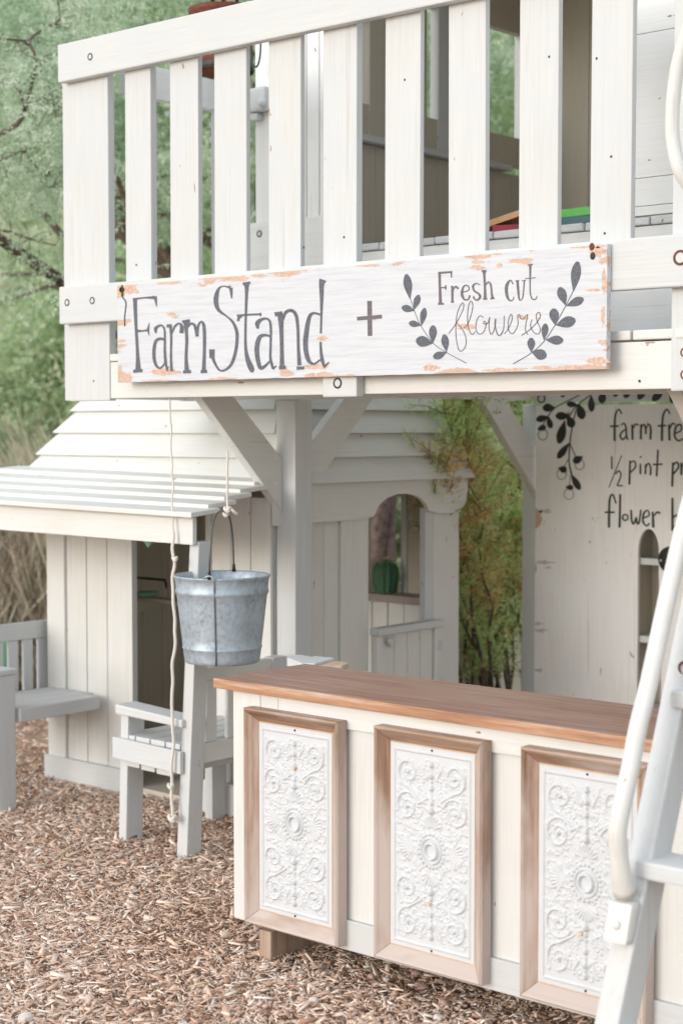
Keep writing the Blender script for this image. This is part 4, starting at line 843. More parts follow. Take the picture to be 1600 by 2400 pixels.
o = tube('towel_bar', [(ra.x, 4.80, ra.z - .035), (ra.x, 4.79, ra.z), (rb.x, 4.79, ra.z), (rb.x, 4.80, ra.z - .035)], .006, DARK, None, 8); tag(o, 'dark metal bar above the shelf inside the playhouse', 'bar')

# benches
def bench_right():
    t = thing('porch_bench', 'white slatted porch bench with arm, attached to the post behind the hanging bucket', 'bench', (-4.2, 4.1, 0), 'porch benches under the canopy')
    hexa('leg', [(-4.412, 3.875, 0), (-4.372, 3.875, 0), (-4.372, 3.955, 0), (-4.412, 3.955, 0), (-4.395, 3.875, .468), (-4.355, 3.875, .468), (-4.355, 3.955, .468), (-4.395, 3.955, .468)], paint('Z'), t, .004)
    box('leg', -4.40, -4.36, 4.30, 4.38, 0, .385, paint('Z'), t); box('leg', -4.10, -4.05, 4.31, 4.385, 0, .66, paint('Z'), t)
    prism('arm', [(-4.41, .472), (-4.062, .462), (-4.062, .490), (-4.41, .508)], 'Y', 3.86, 3.955, paint('X'), t, .006)
    prism('apron', [(-4.42, .312), (-4.066, .300), (-4.066, .378), (-4.42, .388)], 'Y', 3.855, 3.873, paint('X'), t, .003)
    for k in range(4): box('seat_board', -4.40 + k * .078, -4.328 + k * .078, 3.88, 4.38, .378, .398, paint('Y'), t)
    for k in range(3): box('seat_cleat', -4.37 + k * .08, -4.30 + k * .08, 3.862 + .014, 4.3, .285 - k * .003, .305, paint('Y'), t)
    box('back_rail', -4.088, -4.060, 3.945, 4.385, .612, .658, cream('Y'), t); box('back_rail', -4.088, -4.060, 3.945, 4.385, .322, .392, cream('Y'), t)
    for k in range(4): box('back_slat', -4.084, -4.066, 3.985 + k * .105, 4.035 + k * .105, .393, .611, cream('Z'), t)
bench_right()
def bench_left():
    t = thing('porch_bench', 'white slatted porch bench at the left edge, in front of a green tub', 'bench', (-5.3, 4.1, 0), 'porch benches under the canopy')
    zt = at(20, 1590, 'Y', 3.86).z
    box('leg', -5.148, -5.092, 3.862, 3.945, 0, zt, paint('Z'), t, .004)
    box('leg', -5.50, -5.45, 3.862, 3.945, 0, .68, paint('Z'), t)
    box('arm', -5.46, -5.085, 3.852, 3.955, zt + .001, zt + .022, paint('X'), t, .005)
    box('apron', -5.45, -5.15, 3.866, 3.884, .31, .385, paint('X'), t)
    for k in range(4): box('seat_board', -5.43 + k * .088, -5.347 + k * .088, 3.96, 4.40 - (0 if k < 3 else .03), .345, .40, paint('Y'), t, .006)
    box('back_rail', -5.515, -5.485, 3.95, 4.405 + .12, .606, .678, paint('Y'), t, .004); box('back_rail', -5.512, -5.487, 3.95, 4.52, .32, .385, paint('Y'), t, .004)
    for k in range(7): box('back_slat', -5.508, -5.49, 3.99 + k * .078, 4.037 + k * .078, .386, .605, paint('Z'), t)
bench_left()

# stacked boards behind the counter
BX = thing('timber_offcuts', 'white and raw timber boards stacked with a black metal bracket behind the counter', 'boards', (-3.35, 3.76, .72))
prism('white_board', [(-3.45, 3.735), (-3.318, 3.664), (-3.40, 3.80), (-3.47, 3.81)], 'Z', .752, .779, paint('X'), BX)
prism('white_board', [(-3.314, 3.662), (-3.285, 3.682), (-3.318, 3.812), (-3.396, 3.80)], 'Z', .755, .782, paint('X'), BX)
prism('raw_board', [(-3.283, 3.686), (-3.222, 3.735), (-3.25, 3.80), (-3.316, 3.808)], 'Z', .748, .774, flat('raw_pine', (.60, .45, .33)), BX)
prism('metal_bracket', [(-3.258, 3.70), (-3.205, 3.745), (-3.235, 3.79), (-3.28, 3.78)], 'Z', .738, .7475, BLACK, BX, .001)
box('trestle', -3.45, -3.25, 3.70, 3.80, 0.0, .7375, tan('Z'), BX)

# ------------------------------------------------------------------ bucket and ropes
bx, by = -3.878, 3.875; zr = 1.003
BK = thing('bucket', 'galvanised metal bucket with wire handle hanging from a rope', 'bucket', (bx, by, .705))
R0, R1, HB_ = .160, .127, .292
pf = [(0, 0), (R1 - .004, 0), (R1, .003), (R1 + .001, .012)]
def rad(u): return R1 + (R0 - R1) * u
pf += [(rad(u), HB_ * u) for u in (.1, .155)] + [(rad(.165) + .0025, HB_ * .17), (rad(.18) + .0025, HB_ * .18), (rad(.19), HB_ * .195)]
pf += [(rad(u), HB_ * u) for u in (.3, .5, .7, .78)] + [(rad(.79) + .003, HB_ * .80), (rad(.82) + .004, HB_ * .82), (rad(.84) + .003, HB_ * .84), (rad(.86), HB_ * .86), (rad(.94), HB_ * .94)]
pf += [(rad(1) + .001, HB_ * .985), (rad(1) + .0045, HB_), (rad(1) + .002, HB_ + .004), (rad(1) - .002, HB_)] + [(rad(u) - .003, HB_ * u + .002) for u in (.9, .6, .3, .03)] + [(0, .004)]
V, F = lathe_geo(pf, (bx, by, zr - HB_), 64); finish('pail', V, F, GALV, BK, smooth=True)
cd = Vector((-bx, -by, 0)).normalized(); a0 = math.atan2(cd.y, cd.x) - .16   # seam faces the yard
seam = [(bx + (rad(u) + .0015) * math.cos(a0), by + (rad(u) + .0015) * math.sin(a0), zr - HB_ + HB_ * u) for u in np.linspace(.01, .985, 12)]
tube('seam', seam, .0028, flat('dark_seam', (.16, .17, .18), .5, .6), BK, 6)
e1 = Vector((bx + R0 * math.cos(a0 - .10), by + R0 * math.sin(a0 - .10), zr + .004)); e2 = Vector((bx - R0 * math.cos(a0 - .10), by - R0 * math.sin(a0 - .10), zr + .004))
kt = Vector((bx + .015, by + .012, 1.222)); hp = []
for u in np.linspace(0, 1, 25):
    s = 1 - 2 * u; ang = math.acos(max(-1, min(1, s))); p = (e1 + e2) / 2 + (e1 - e2) / 2 * (abs(math.cos(ang)) ** .75 * (1 if s > 0 else -1)); p.z = zr + .006 + (kt.z - zr - .006) * math.sin(ang) ** .8; hp.append(p)
tube('handle', hp, .0032, flat('handle_wire', (.14, .15, .15), .45, .7), BK, 8)
for e in (e1, e2): tube('handle_ear', [e + Vector((0, 0, .022)), e + Vector((0, 0, -.004))], [.0045, .0075], DARK, BK, 8)
lip = [Vector((bx + (R0 + .004) * math.cos(a0 - .10 + t), by + (R0 + .004) * math.sin(a0 - .10 + t), zr + .001 + dz)) for t, dz in ((-.12, .002), (-.05, .010), (.02, .012), (.08, .003), (.14, 0))]
tube('rim_loop', lip, .003, GALV, BK, 8)
def rope_path(pts, n=60, amp=.002, sd=1):
    P = catmull([tuple(p) for p in pts]); out = []
    L = len(P)
    for i in np.linspace(0, L - 1, n):
        j = int(i); f = i - j; q = P[j] * (1 - f) + P[min(j + 1, L - 1)] * f
        out.append(Vector((q[0] + amp * mnoise.noise(Vector((i * .8, sd, 0))), q[1] + amp * mnoise.noise(Vector((i * .8, sd + 5, 0))), q[2])))
    return out
def knot(c, r, sd, ax=Vector((0, 0, 1))):
    V, F = [], []; parts = []
    for k in range(2):
        pts = [c + Vector((r * math.cos(t), r * .8 * math.sin(t), r * .5 * math.sin(t * 2 + k) + (k - .5) * r * .5)) for t in np.linspace(0, 2 * math.pi, 14)]
        parts.append(tube_geo(pts, r * .55, 8))
    return merge(parts)
br = thing('bucket_rope', 'thin white rope tied to the bucket handle and hitched on the brace', 'rope', (bx, by, 1.22))
ht = at(533, 1057, 'X', -4.125); h2 = at(533, 1060, 'Y', 3.885); tube('rope', rope_path([kt, (kt.x, kt.y, 1.30), (h2.x, h2.y, h2.z)], 30, .0012, 3), .0038, ROPE, br, 8)
tube('eye_rod', [ht, h2], .0035, cream('Y'), T, 8)
V, F = knot(kt + Vector((0, 0, .004)), .010, 1); finish('knot', V, F, ROPE, br, smooth=True)
tube('rope_tail', [kt + Vector((0, 0, .01)), kt + Vector((.012, .008, .004)), kt + Vector((.026, .02, -.012))], [.006, .0065, .006], ROPE, br, 8)
V, F = knot(kt + Vector((-.004, -.004, -.012)), .008, 2); finish('knot', V, F, ROPE, br, smooth=True)
rr_ = thing('hanging_rope', 'long knotted white rope hanging straight down left of the bucket', 'rope', (-4.2, 3.88, 1.6))
pts = [at(398, 931, 'Y', 3.905), at(401, 1050, 'Y', 3.87), at(405, 1120, 'Y', 3.855), at(404, 1200, 'Y', 3.85), at(407, 1290, 'Y', 3.845), at(406, 1380, 'Y', 3.845), at(410, 1500, 'Y', 3.845), at(403, 1620, 'Y', 3.84), at(406, 1730, 'Y', 3.84), at(402, 1840, 'Y', 3.84), at(405, 1915, 'Y', 3.84)]
rp = rope_path(pts, 90, .006, 9); tube('rope', rp, [.0032 if i < 32 else .0056 for i in range(90)], ROPE, rr_, 8)
for px, py, r in ((410, 1310, .008), (400, 1843, .009), (404, 1918, .012)):
    V, F = knot(at(px, py, 'Y', 3.838), r, px); finish('knot', V, F, ROPE, rr_, smooth=True)
tube('rope_end', [at(405, 1306, 'Y', 3.84), at(413, 1312, 'Y', 3.836)], .006, ROPE, rr_, 6)

# hook, hanging planter, books, cactus, tub
hk = thing('metal_hook', 'dark green curved metal hook hanging behind the balcony slats', 'hook', (-4.23, 4.40, 2.9))
hpts = [at(*q, 'Y', 4.40) for q in ((612, 20), (611, 80), (610, 125), (606, 148), (600, 157), (592, 150), (588, 133), (586, 112))]
tube('hook', [Vector(q) for q in catmull([tuple(p) for p in hpts])], .0038, flat('green_black_metal', (.02, .045, .04), .4, .3), hk, 8)
tube('chain', [at(612, 20, 'Y', 4.40), at(612, -120, 'Y', 4.40)], .003, DARK, hk, 6)
hc = at(525, 60, 'Y', 5.0); hp_ = thing('hanging_planter', 'rusty brown metal bowl hanging on dark straps behind the balcony rail', 'hanging bowl', (hc.x, 5.0, 3.0))
V, F = lathe_geo([(0, -.28), (.085, -.275), (.118, -.25), (.125, -.21), (.122, -.12), (.13, -.05), (.15, -.02), (.155, 0), (.145, .004), (.12, -.03), (.10, -.2), (0, -.24)], (hc.x, 5.0, 3.285), 32); finish('bowl', V, F, RUST, hp_, smooth=True)
V, F = lathe_geo([(.1265, -.262), (.130, -.250), (.128, -.232)], (hc.x, 5.0, 3.285), 32); finish('band', V, F, DARK, hp_)
for px in (498, 524, 556):
    p = at(px, 10, 'Y', 5.0 - .02); tube('strap', [(p.x, p.y, 3.27), (p.x * .7 + hc.x * .3, p.y, 3.8)], .010 if px < 550 else .008, DARK, hp_, 6)
tube('hanger_arm', [(hc.x * .7 + at(498, 10, 'Y', 4.98).x * .3 - .1, 4.98, 3.80), (-4.06, 4.98, 3.80), (-4.06, 5.0, 3.5)], .014, DARK, hp_, 8)
hq = at(612, -120, 'Y', 4.40); tube('hook_arm', [hq, (hq.x, 4.476, hq.z)], .006, DARK, hk, 6)
def book(name, c, sx, sy, h, rot, cov, lab, tilt=0.0, page=(.75, .6, .42)):
    t = thing(name, lab, 'book', c, 'books on the upper deck'); t.rotation_euler = (0, tilt, rot)
    cm = flat('cover', cov, .4); pm = flat('pages', page, .8)
    def b(nm, x0, x1, y0, y1, z0, z1, m_): 
        bm = bmesh.new(); bmesh.ops.create_cube(bm, size=1)
        for v in bm.verts: v.co = Vector(((x0 + x1) / 2 + v.co.x * (x1 - x0), (y0 + y1) / 2 + v.co.y * (y1 - y0), (z0 + z1) / 2 + v.co.z * (z1 - z0)))
        me = bpy.data.meshes.new(nm); bm.to_mesh(me); bm.free(); me.materials.append(m_); o = bpy.data.objects.new(nm, me); COL.objects.link(o); o.parent = t
    b('cover', -sx / 2, sx / 2, -sy / 2, sy / 2, 0, .003, cm); b('cover', -sx / 2, sx / 2, -sy / 2, sy / 2, h - .003, h, cm); b('spine', -sx / 2, sx / 2, -sy / 2, -sy / 2 + .003, .0031, h - .0031, cm); b('page_block', -sx / 2 + .004, sx / 2 - .004, -sy / 2 + .0035, sy / 2 - .004, .0031, h - .0031, pm)
g1 = at(1350, 520, 'Y', 4.56)
book('book', (g1.x + .02, 4.55, 2.158), .24, .16, .024, .1, (.02, .10, .12), 'dark teal book at the bottom of the pile')
book('book', (g1.x + .06, 4.55, 2.183), .20, .15, .026, -.05, (.12, .50, .10), 'bright green book on top of the teal one')
book('book', (g1.x - .09, 4.56, 2.183), .09, .13, .030, .3, (.55, .22, .05), 'orange brown book beside the green one')
g2 = at(1205, 515, 'Y', 4.60)
book('book', (g2.x - .01, 4.56, 2.186), .21, .14, .020, .2, (.50, .27, .11), 'tan book lying tilted between the middle slats', -.25)
book('book', (g2.x + .02, 4.54, 2.158), .10, .10, .022, .5, (.35, .03, .06), 'dark red booklet under the tilted tan book')
p = at(1317, 438, 'Y', 4.9); V, F = lathe_geo([(0, -.012), (.012, -.008), (.014, 0), (.012, .008), (0, .012)], tuple(p), 12)
kk = finish('toy_ball', V, F, flat('orange_toy', (.65, .33, .08)), None, smooth=True); tag(kk, 'small orange ball resting in the upper room above the books', 'ball'); kk.location.z = 2.17 + .012; kk.location.x += .02
# cactus on ledge
cc = at(903, 1400, 'Y', 5.53); V, F = [], []; ns, nr = 44, 14
for j in range(nr):
    u = j / (nr - 1); zz = .148 * u; rb_ = .052 * (1.0 if u < .5 else math.sqrt(max(0.02, 1 - ((u - .5) / .52) ** 2))) * (.86 + .2 * math.sin(u * 2.2))
    for k in range(ns):
        a = 2 * math.pi * k / ns; r_ = rb_ * (1 + .12 * math.cos(a * 11)); V.append((cc.x + r_ * math.cos(a), 5.53 + r_ * math.sin(a), .776 + zz))
for j in range(nr - 1):
    for k in range(ns): F.append((j * ns + k, j * ns + (k + 1) % ns, (j + 1) * ns + (k + 1) % ns, (j + 1) * ns + k))
F.append(tuple(range((nr - 1) * ns, nr * ns)))
CA = thing('barrel_cactus', 'ribbed green barrel cactus on the ledge seen through the playhouse doorway', 'cactus', (cc.x, 5.53, .776))
finish('cactus_body', V, F, flat('cactus_green', (.07, .19, .11), .6, 0, .3, 90), CA, smooth=True)
sp_ = []
for k in range(90):
    a = RNG.uniform(0, 6.28); r_ = RNG.uniform(.005, .045); sp_.append(tube_geo([(cc.x + r_ * math.cos(a), 5.53 + r_ * math.sin(a), .918 - r_ * .3), (cc.x + r_ * 1.25 * math.cos(a), 5.53 + r_ * 1.25 * math.sin(a), .936 - r_ * .25)], [.0012, .0004], 4))
V, F = merge(sp_); finish('spines', V, F, flat('spine', (.65, .6, .42)), CA, kind='stuff')
tb = at(2, 1600, 'Y', 5.3); V, F = lathe_geo([(0, 0), (.22, 0), (.25, .03), (.26, .2), (.24, .33), (.17, .40), (.08, .43), (0, .435)], (tb.x - .27, 5.3, 0), 32)
o = finish('green_tub', V, F, SIDEGREEN, None, smooth=True); tag(o, 'rounded mint green plastic tub behind the bench at the left edge', 'tub')

# low plank fence behind the playhouse corner
FE = thing('plank_fence', 'low cream plank fence running back from the playhouse corner behind the shrub', 'fence', (-4.25, 5.9, 0))
y = 5.62
while y < 7.2:
    box('fence_plank', -4.62, -4.602, y, y + .088, 0, .80 + random.uniform(-.004, .004), tan('Z'), FE, .003); y += .091
box('fence_rail', -4.601, -4.58, 5.62, 7.2, .12, .18, cream('Y'), FE)

# ------------------------------------------------------------------ vegetation
def quads(P, D, N, L, Wd, tint, name):
    """leaf-sized faces: centres P, long axis D, side axis N (unit), length, width"""
    n = len(P); V = np.empty((n, 4, 3)); a = D * (L / 2)[:, None]; b = N * (Wd / 2)[:, None]
    V[:, 0] = P - a; V[:, 1] = P + b - a * .1; V[:, 2] = P + a; V[:, 3] = P - b - a * .1
    me = mesh_np(name, V.reshape(-1, 3), np.arange(n * 4).reshape(n, 4)); set_tint(me, np.repeat(tint, 4)); return me
def unit(v): return v / (np.linalg.norm(v, axis=1, keepdims=True) + 1e-9)
def sprays(centers, n_per, spread, L, seed, ratio=.3, droop=.25, tint_lo=0, tint_hi=1, dirs=None):
    """feathery sprays: a short twig axis per centre with leaflets either side"""
    R = np.random.default_rng(seed); m = len(centers)
    ax = unit(R.normal(0, 1, (m, 3)) * np.array([1, 1, .5]) + np.array([0, 0, -droop])) if dirs is None else dirs
    sd = unit(np.cross(ax, R.normal(0, 1, (m, 3)))); base = R.uniform(tint_lo, tint_hi, m)
    i = np.repeat(np.arange(m), n_per); u = R.uniform(-1, 1, m * n_per); s = R.choice([-1, 1], m * n_per); ln = L * R.uniform(.6, 1.3, m * n_per)
    P = centers[i] + ax[i] * (u * spread)[:, None] + sd[i] * (s * ln * .55)[:, None] + R.normal(0, spread * .10, (m * n_per, 3))
    D = unit(sd[i] * s[:, None] + ax[i] * .5 + R.normal(0, .25, (m * n_per, 3))); N = unit(np.cross(D, R.normal(0, 1, (m * n_per, 3))))
    t = np.clip(base[i] + R.normal(0, .12, m * n_per), 0, 1); return P, D, N, ln, ln * ratio, t
def limb_tree(base, tips, r0, seed, mid=.4, wob=.25):
    random.seed(seed); geo = []; b = Vector(base)
    for tp_, rr0 in tips:
        t = Vector(tp_); pts = [b]
        for k in range(1, 8):
            u = k / 7; p = b.lerp(t, u); p.z = b.z + (t.z - b.z) * (u ** .75); p += Vector([random.uniform(-wob, wob) * math.sin(math.pi * u) for _ in range(3)]); pts.append(p)
        geo.append(tube_geo(pts, [rr0 * (1 - .8 * k / 7) for k in range(8)], 7, False))
        for q in range(5):
            j = random.randint(2, 6); s = pts[j]; e = s + Vector((random.uniform(-1, 1), random.uniform(-1, 1), random.uniform(-.4, .8))) * (0.9 * (t - b).length / 5)
            m_ = s.lerp(e, .5) + Vector((random.uniform(-.1, .1), random.uniform(-.1, .1), .08)); geo.append(tube_geo([s, m_, e], [rr0 * .3, rr0 * .2, rr0 * .07], 5, False))
    return merge(geo)
def clump_pts(n, c, rad_, seed, thr=.0, fs=1.3, shell=.25):
    R = np.random.default_rng(seed); out = []
    while len(out) < n:
        q = R.normal(0, 1, (4000, 3)); q /= np.linalg.norm(q, axis=1, keepdims=True); q *= (R.uniform(shell, 1, 4000) ** (1 / 2.2))[:, None]; q = q * np.array(rad_) + np.array(c)
        for p in q:
            if mnoise.noise(Vector(p * fs) + Vector((seed, 0, 0))) + .35 * mnoise.noise(Vector(p * fs * 2.7)) > thr:
                out.append(p)
                if len(out) >= n: break
    return np.array(out)
def tree(label, base, c, rad_, tips, r0, n, npr, L, mat, seed, thr=-.05, spread=.1, ratio=.3, group=None, fs=1.3, tr=(0, 1), name='mesquite_tree'):
    t = thing(name, label, 'tree', base, group)
    V, F = limb_tree(base, tips, r0, seed); finish('trunk', V, F, BARK, t, smooth=True)
    C_ = clump_pts(n, c, rad_, seed, thr, fs); P, D, N, ln, wd, ti = sprays(C_, npr, spread, L, seed, ratio, tint_lo=tr[0], tint_hi=tr[1])
    hn = np.array([mnoise.noise(Vector(q * .8)) for q in C_]); ti = np.clip(ti * .6 + .4 * (np.repeat(hn, npr) * .9 + .5), 0, 1)
    stuff_obj('crown', quads(P, D, N, ln, wd, ti, 'crown'), mat, None, None, t, None); return t
MES = tree('large feathery grey green mesquite tree filling the upper left behind the balcony', (-8.2, 8.9, 0), (-7.9, 7.9, 4.75), (2.7, 1.9, 2.15),
     [((-9.6, 7.9, 4.6), .13), ((-7.0, 7.2, 5.0), .12), ((-8.6, 6.9, 3.9), .10), ((-6.5, 8.6, 4.3), .11), ((-8.9, 7.2, 2.6), .08), ((-7.6, 6.6, 3.2), .08), ((-9.2, 7.0, 3.4), .08), ((-7.2, 7.6, 2.9), .07)], .13, 10000, 13, .046, LEAF, 21, .17, .10, .38)
def near_branches(t):
    paths = [[(-420, 420), (-160, 360), (-40, 330), (40, 292), (62, 250), (100, 238), (125, 246)], [(62, 250), (74, 200), (86, 140), (70, 95), (100, 70), (140, 45), (132, -20)], [(-120, 400), (0, 375), (50, 355), (70, 372), (122, 440)],
             [(60, 252), (48, 215), (70, 180)], [(-60, 90), (10, 92), (60, 95)], [(-100, 560), (0, 540), (70, 560), (130, 575)]]
    geo = []; tips = []
    for k, P in enumerate(paths):
        q = catmull([tuple(at(a, b, 'Y', 4.9 + .12 * math.sin(i * 1.7 + k))) for i, (a, b) in enumerate(P)]); q = [Vector(v) for v in q]
        geo.append(tube_geo(q, [(.017 if k in (0,) else .0085) * (1 - .6 * i / len(q)) for i in range(len(q))], 7, False)); tips += q
    a0_ = at(-420, 420, 'Y', 4.9 + .12 * math.sin(0)); geo.append(tube_geo([Vector((-8.2, 8.9, 1.6)), Vector((-8.7, 7.6, 2.3)), Vector((-8.4, 6.2, 2.8)), a0_], [.06, .05, .035, .018], 8, False))
    R = np.random.default_rng(77); C_ = []
    while len(C_) < 2700:
        q = np.array(tips[R.integers(len(tips))]) + R.normal(0, 1, 3) * np.array([.26, .30, .24])
        if mnoise.noise(Vector(q) * 2.6) > -.05: C_.append(q)
    for i in range(0, 2700, 6):
        c = Vector(C_[i]); b = min(tips, key=lambda v: (v - c).length); 
        if (b - c).length < .24: geo.append(tube_geo([b, b.lerp(c, .35) + Vector((.012, 0, .02)), b.lerp(c, .7) + Vector((-.01, .01, .012)), c], [.0022, .0016, .0012, .0007], 4, False))
    V, F = merge(geo); finish('branch', V, F, BARK, t, smooth=True)
    q = sprays(np.array(C_), 22, .045, .017, 78, .36, .35, .15, 1.0); stuff_obj('near_leaves', quads(*q, 'near_leaves'), LEAF, None, None, t, None)
near_branches(MES)
tree('lighter feathery mesquite tree further back above the balcony rail', (-9.0, 13.0, 1.05), (-9.0, 12.5, 6.2), (4.4, 2.4, 3.0),
     [((-10, 12.5, 5.0), .15), ((-8, 12, 6.5), .14), ((-7, 13, 5.0), .12), ((-11, 12.5, 5.8), .12)], .16, 9000, 12, .075, LEAF2, 33, .02, .22, .4, tr=(.3, 1))
tree('dense green tree on the slope behind the playhouse roof', (-14.5, 12.6, 2.1), (-14.2, 12.4, 5.6), (2.8, 2.4, 2.2),
     [((-15, 12, 4.6), .16), ((-13.5, 12, 5), .14), ((-14.5, 11.8, 3.4), .1)], .16, 7000, 12, .08, LEAF2, 37, -.02, .24, .42)
tree('bright green leafy tree seen beside the rear tower post', (-6.4, 11.6, 0), (-6.3, 11.3, 2.4), (1.9, 1.5, 1.9),
     [((-6.8, 11.2, 2.8), .10), ((-5.6, 11.2, 2.9), .09), ((-6.4, 11, 1.8), .07)], .1, 5200, 12, .06, LEAF2, 41, -.12, .16, .42, name='leafy_tree')
# old twisted trunk seen through the playhouse window
OT = thing('old_tree_trunk', 'rough purplish brown tree trunk seen through the playhouse window', 'tree', (-6.15, 7.3, 0))
tw = []
for k in range(4):
    ph = k * 1.6; tw.append(tube_geo([(-6.06 + .055 * math.cos(ph + z * 2.4) + .05 * z, 7.3 + .055 * math.sin(ph + z * 2.4), z) for z in np.linspace(0, 2.6, 18)], [.058 - .010 * (i / 18) + .012 * math.sin(i * 1.3 + k) for i in range(18)], 8))
V, F = merge(tw); finish('trunk', V, F, BARK2, OT, smooth=True)
P = clump_pts(900, (-6.0, 7.3, 2.7), (.8, .6, .7), 5, -.1); q = sprays(P, 10, .08, .035, 8, .4); stuff_obj('crown', quads(*q, 'crown'), LEAF, None, None, OT, None)

# blades: hillside grass and dry brush
def blades(name, x, y, z0, h, lean_, w, tint, mat, label, cat, seed):
    R = np.random.default_rng(seed); n = len(x); a = R.uniform(0, 6.28, n); b = R.uniform(0, 6.28, n)
    p0 = np.stack([x, y, z0], 1); d = np.stack([np.cos(a) * lean_, np.sin(a) * lean_, np.ones(n)], 1) * h[:, None]; s = np.stack([np.cos(b), np.sin(b), np.zeros(n)], 1) * (w / 2)[:, None]
    d2 = d * .55 + np.stack([np.cos(a), np.sin(a), 0 * a], 1) * (-.08 * h)[:, None]
    V = np.stack([p0 - s, p0 + s, p0 + d2 + s * .8, p0 + d2 - s * .8, p0 + d + s * .15, p0 + d - s * .15], 1)
    F = np.array([[0, 1, 2, 3], [3, 2, 4, 5]])[None] + (np.arange(n) * 6)[:, None, None]
    me = mesh_np(name, V.reshape(-1, 3), F.reshape(-1, 4)); set_tint(me, np.repeat(tint, 6)); return stuff_obj(name, me, mat, label, cat)
R = np.random.default_rng(9); n = 90000
r_ = 12.6 + 22 * R.uniform(0, 1, n) ** 1.2; a_ = R.uniform(math.radians(22), math.radians(62), n); gx, gy = -r_ * np.sin(a_), r_ * np.cos(a_)
gz = np.array([height(u, v) for u, v in zip(gx, gy)]); pn = np.array([mnoise.noise(Vector((u * .35, v * .35, 0))) for u, v in zip(gx, gy)])
blades('hillside_grass', gx, gy, gz, R.uniform(.2, .6, n), R.uniform(0, .7, n), R.uniform(.02, .05, n), np.clip(.45 + pn * .8 + R.normal(0, .15, n), 0, 1), GRASS, 'green and straw coloured grass covering the slope behind the yard', 'grass', 1)
n = 30000; r_ = R.uniform(8.9, 11.9, n); a_ = R.uniform(math.radians(45), math.radians(62), n); bx_, by_ = -r_ * np.sin(a_), r_ * np.cos(a_)
pn = np.array([mnoise.noise(Vector((u * 1.3, v * 1.3, 3))) for u, v in zip(bx_, by_)]); k = pn > -.25; bx_, by_, pn = bx_[k], by_[k], pn[k]; n = len(bx_)
hh = R.uniform(.35, 1.0, n) * (1.0 + .8 * pn) * np.clip((np.hypot(bx_, by_) - 8.7) / 1.2, .3, 1.25)
blades('dry_brush', bx_, by_, np.zeros(n), hh, R.uniform(0, .8, n), R.uniform(.008, .026, n), np.clip(R.beta(1.6, 1.6, n) * .9 + pn * .25, 0, 1), DRY, 'dry brown brush and tall dead grass between mulch and hillside', 'brush', 2)
# round shrubs on the slope
def shrub(label, c, rad_, n, mat, seed, L=.09, tr=(0, 1)):
    t = thing('hillside_shrub', label, 'shrub', (c[0], c[1], height(c[0], c[1])), 'shrubs on the slope behind the yard')
    P = clump_pts(n, c, rad_, seed, -.2, 1.6, .1); q = sprays(P, 10, .16, L, seed, .45, 0, *tr)
    stuff_obj('foliage', quads(*q, 'foliage'), mat, None, None, t, None)
    V, F = limb_tree((c[0], c[1], height(c[0], c[1])), [((c[0] + .4, c[1], c[2] + .3), .05), ((c[0] - .4, c[1] - .2, c[2] + .2), .04)], .05, seed, wob=.1); finish('stem', V, F, BARK, t)
shrub('soft green shrub low on the slope at the far left', (-12.6, 10.2, 1.9), (1.3, .9, .8), 2200, GRASS, 51, .07, (.3, .9))
shrub('yellow green shrub above the playhouse roof', (-12.9, 11.4, 2.6), (1.9, 1.4, 1.2), 2600, GRASS, 52, .10)
shrub('pale green shrub between mesquite and roof edge', (-11.2, 10.3, 2.2), (1.6, 1.1, 1.1), 2600, LEAF2, 53, .08, (.1, .8))
shrub('olive shrub behind the old tree trunk', (-8.0, 9.9, .9), (1.4, .8, .9), 2200, LEAF2, 54, .06)
shrub('grey green shrub beyond the tower room windows', (-9.5, 14.8, 4.2), (2.6, 1.6, 2.6), 3200, LEAF, 55, .12, (.3, 1))

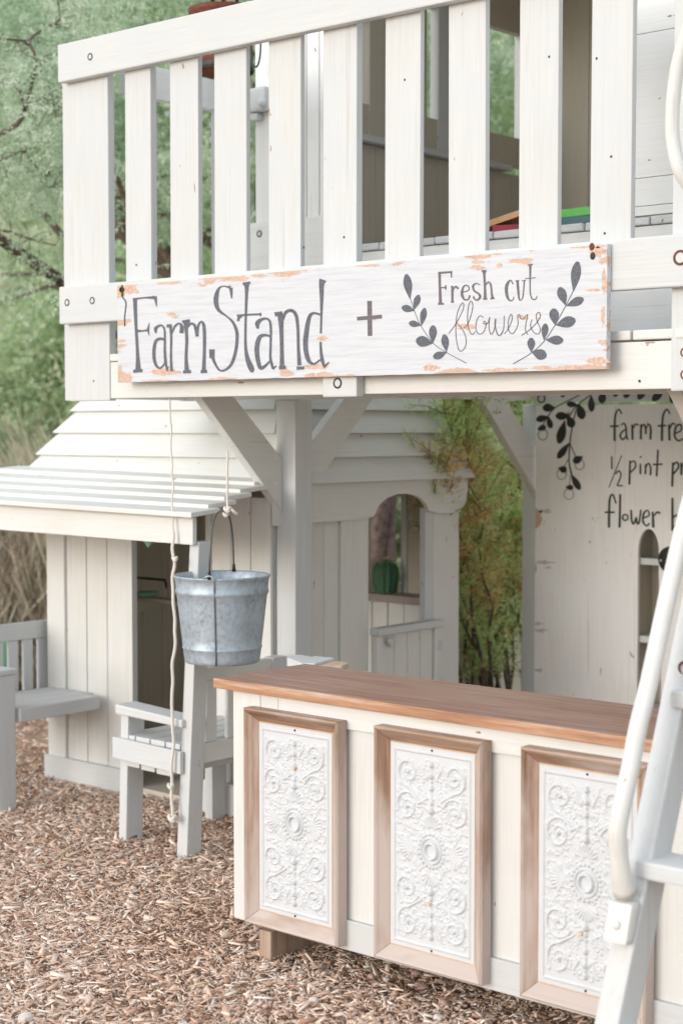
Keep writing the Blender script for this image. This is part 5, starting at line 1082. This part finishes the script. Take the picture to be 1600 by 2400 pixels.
# wispy shrub behind the counter (green with amber tops)
WS = thing('wispy_shrub', 'tall wispy green shrub with amber dry tips beside the playhouse', 'shrub', (-4.50, 6.30, 0))
random.seed(5); stems, tw, cen_g, dir_g, cen_a, dir_a = [], [], [], [], [], []
bq_ = Vector((-4.50, 6.30, 0))
for k in range(24):
    top = Vector((random.uniform(-5.05, -4.36), random.uniform(6.05, 6.7), random.uniform(.95, 2.1)))
    if k < 7: top = Vector((random.uniform(-4.16, -4.06), random.uniform(5.32, 5.60), random.uniform(1.15, 1.65)))
    b0 = bq_ + Vector((random.uniform(-.14, .14), random.uniform(-.12, .12), 0)); pts = []
    for j in range(10):
        u = j / 9; p = b0.lerp(top, u); p.z = top.z * u ** .85; p += Vector((random.uniform(-.035, .035), random.uniform(-.035, .035), 0)) * (1 if 0 < j else 0); pts.append(p)
    stems.append(tube_geo(pts, [.009 * (1 - .75 * j / 9) for j in range(10)], 6, False))
    amber = random.random() < .26
    for j in range(2, 10):
        for q in range(3 if j < 4 else 7):
            s = pts[j]; d = Vector((random.uniform(-.6, .6), random.uniform(-.6, .6), random.uniform(.2, 1))).normalized(); ln = random.uniform(.10, .34); e = s + d * ln
            e.z -= .03; tw.append(tube_geo([s, s.lerp(e, .5) + Vector((0, 0, .015)), e], [.0022, .0016, .0008], 4, False))
            for u in np.linspace(.15, 1, 6):
                c_ = s.lerp(e, u); isa = (amber and .70 < c_.z < 1.45 and c_.x > -5.2) or random.random() < .08
                (cen_a if isa else cen_g).append(tuple(c_)); (dir_a if isa else dir_g).append(tuple((d + Vector((random.uniform(-.5, .5), random.uniform(-.5, .5), .2))).normalized()))
V, F = merge(stems); finish('stems', V, F, BARK, WS, smooth=True); V, F = merge(tw); finish('twigs', V, F, flat('twig_olive', (.20, .16, .07), .8), WS)
for cen, dr, mt, nm, sd in ((cen_g, dir_g, WISP, 'green_foliage', 3), (cen_a, dir_a, AMBER, 'amber_foliage', 4)):
    q = sprays(np.array(cen), 11, .040, .036, sd, .12, 0, 0, 1, np.array(dr)); stuff_obj(nm, quads(*q, nm), mt, None, None, WS, None)
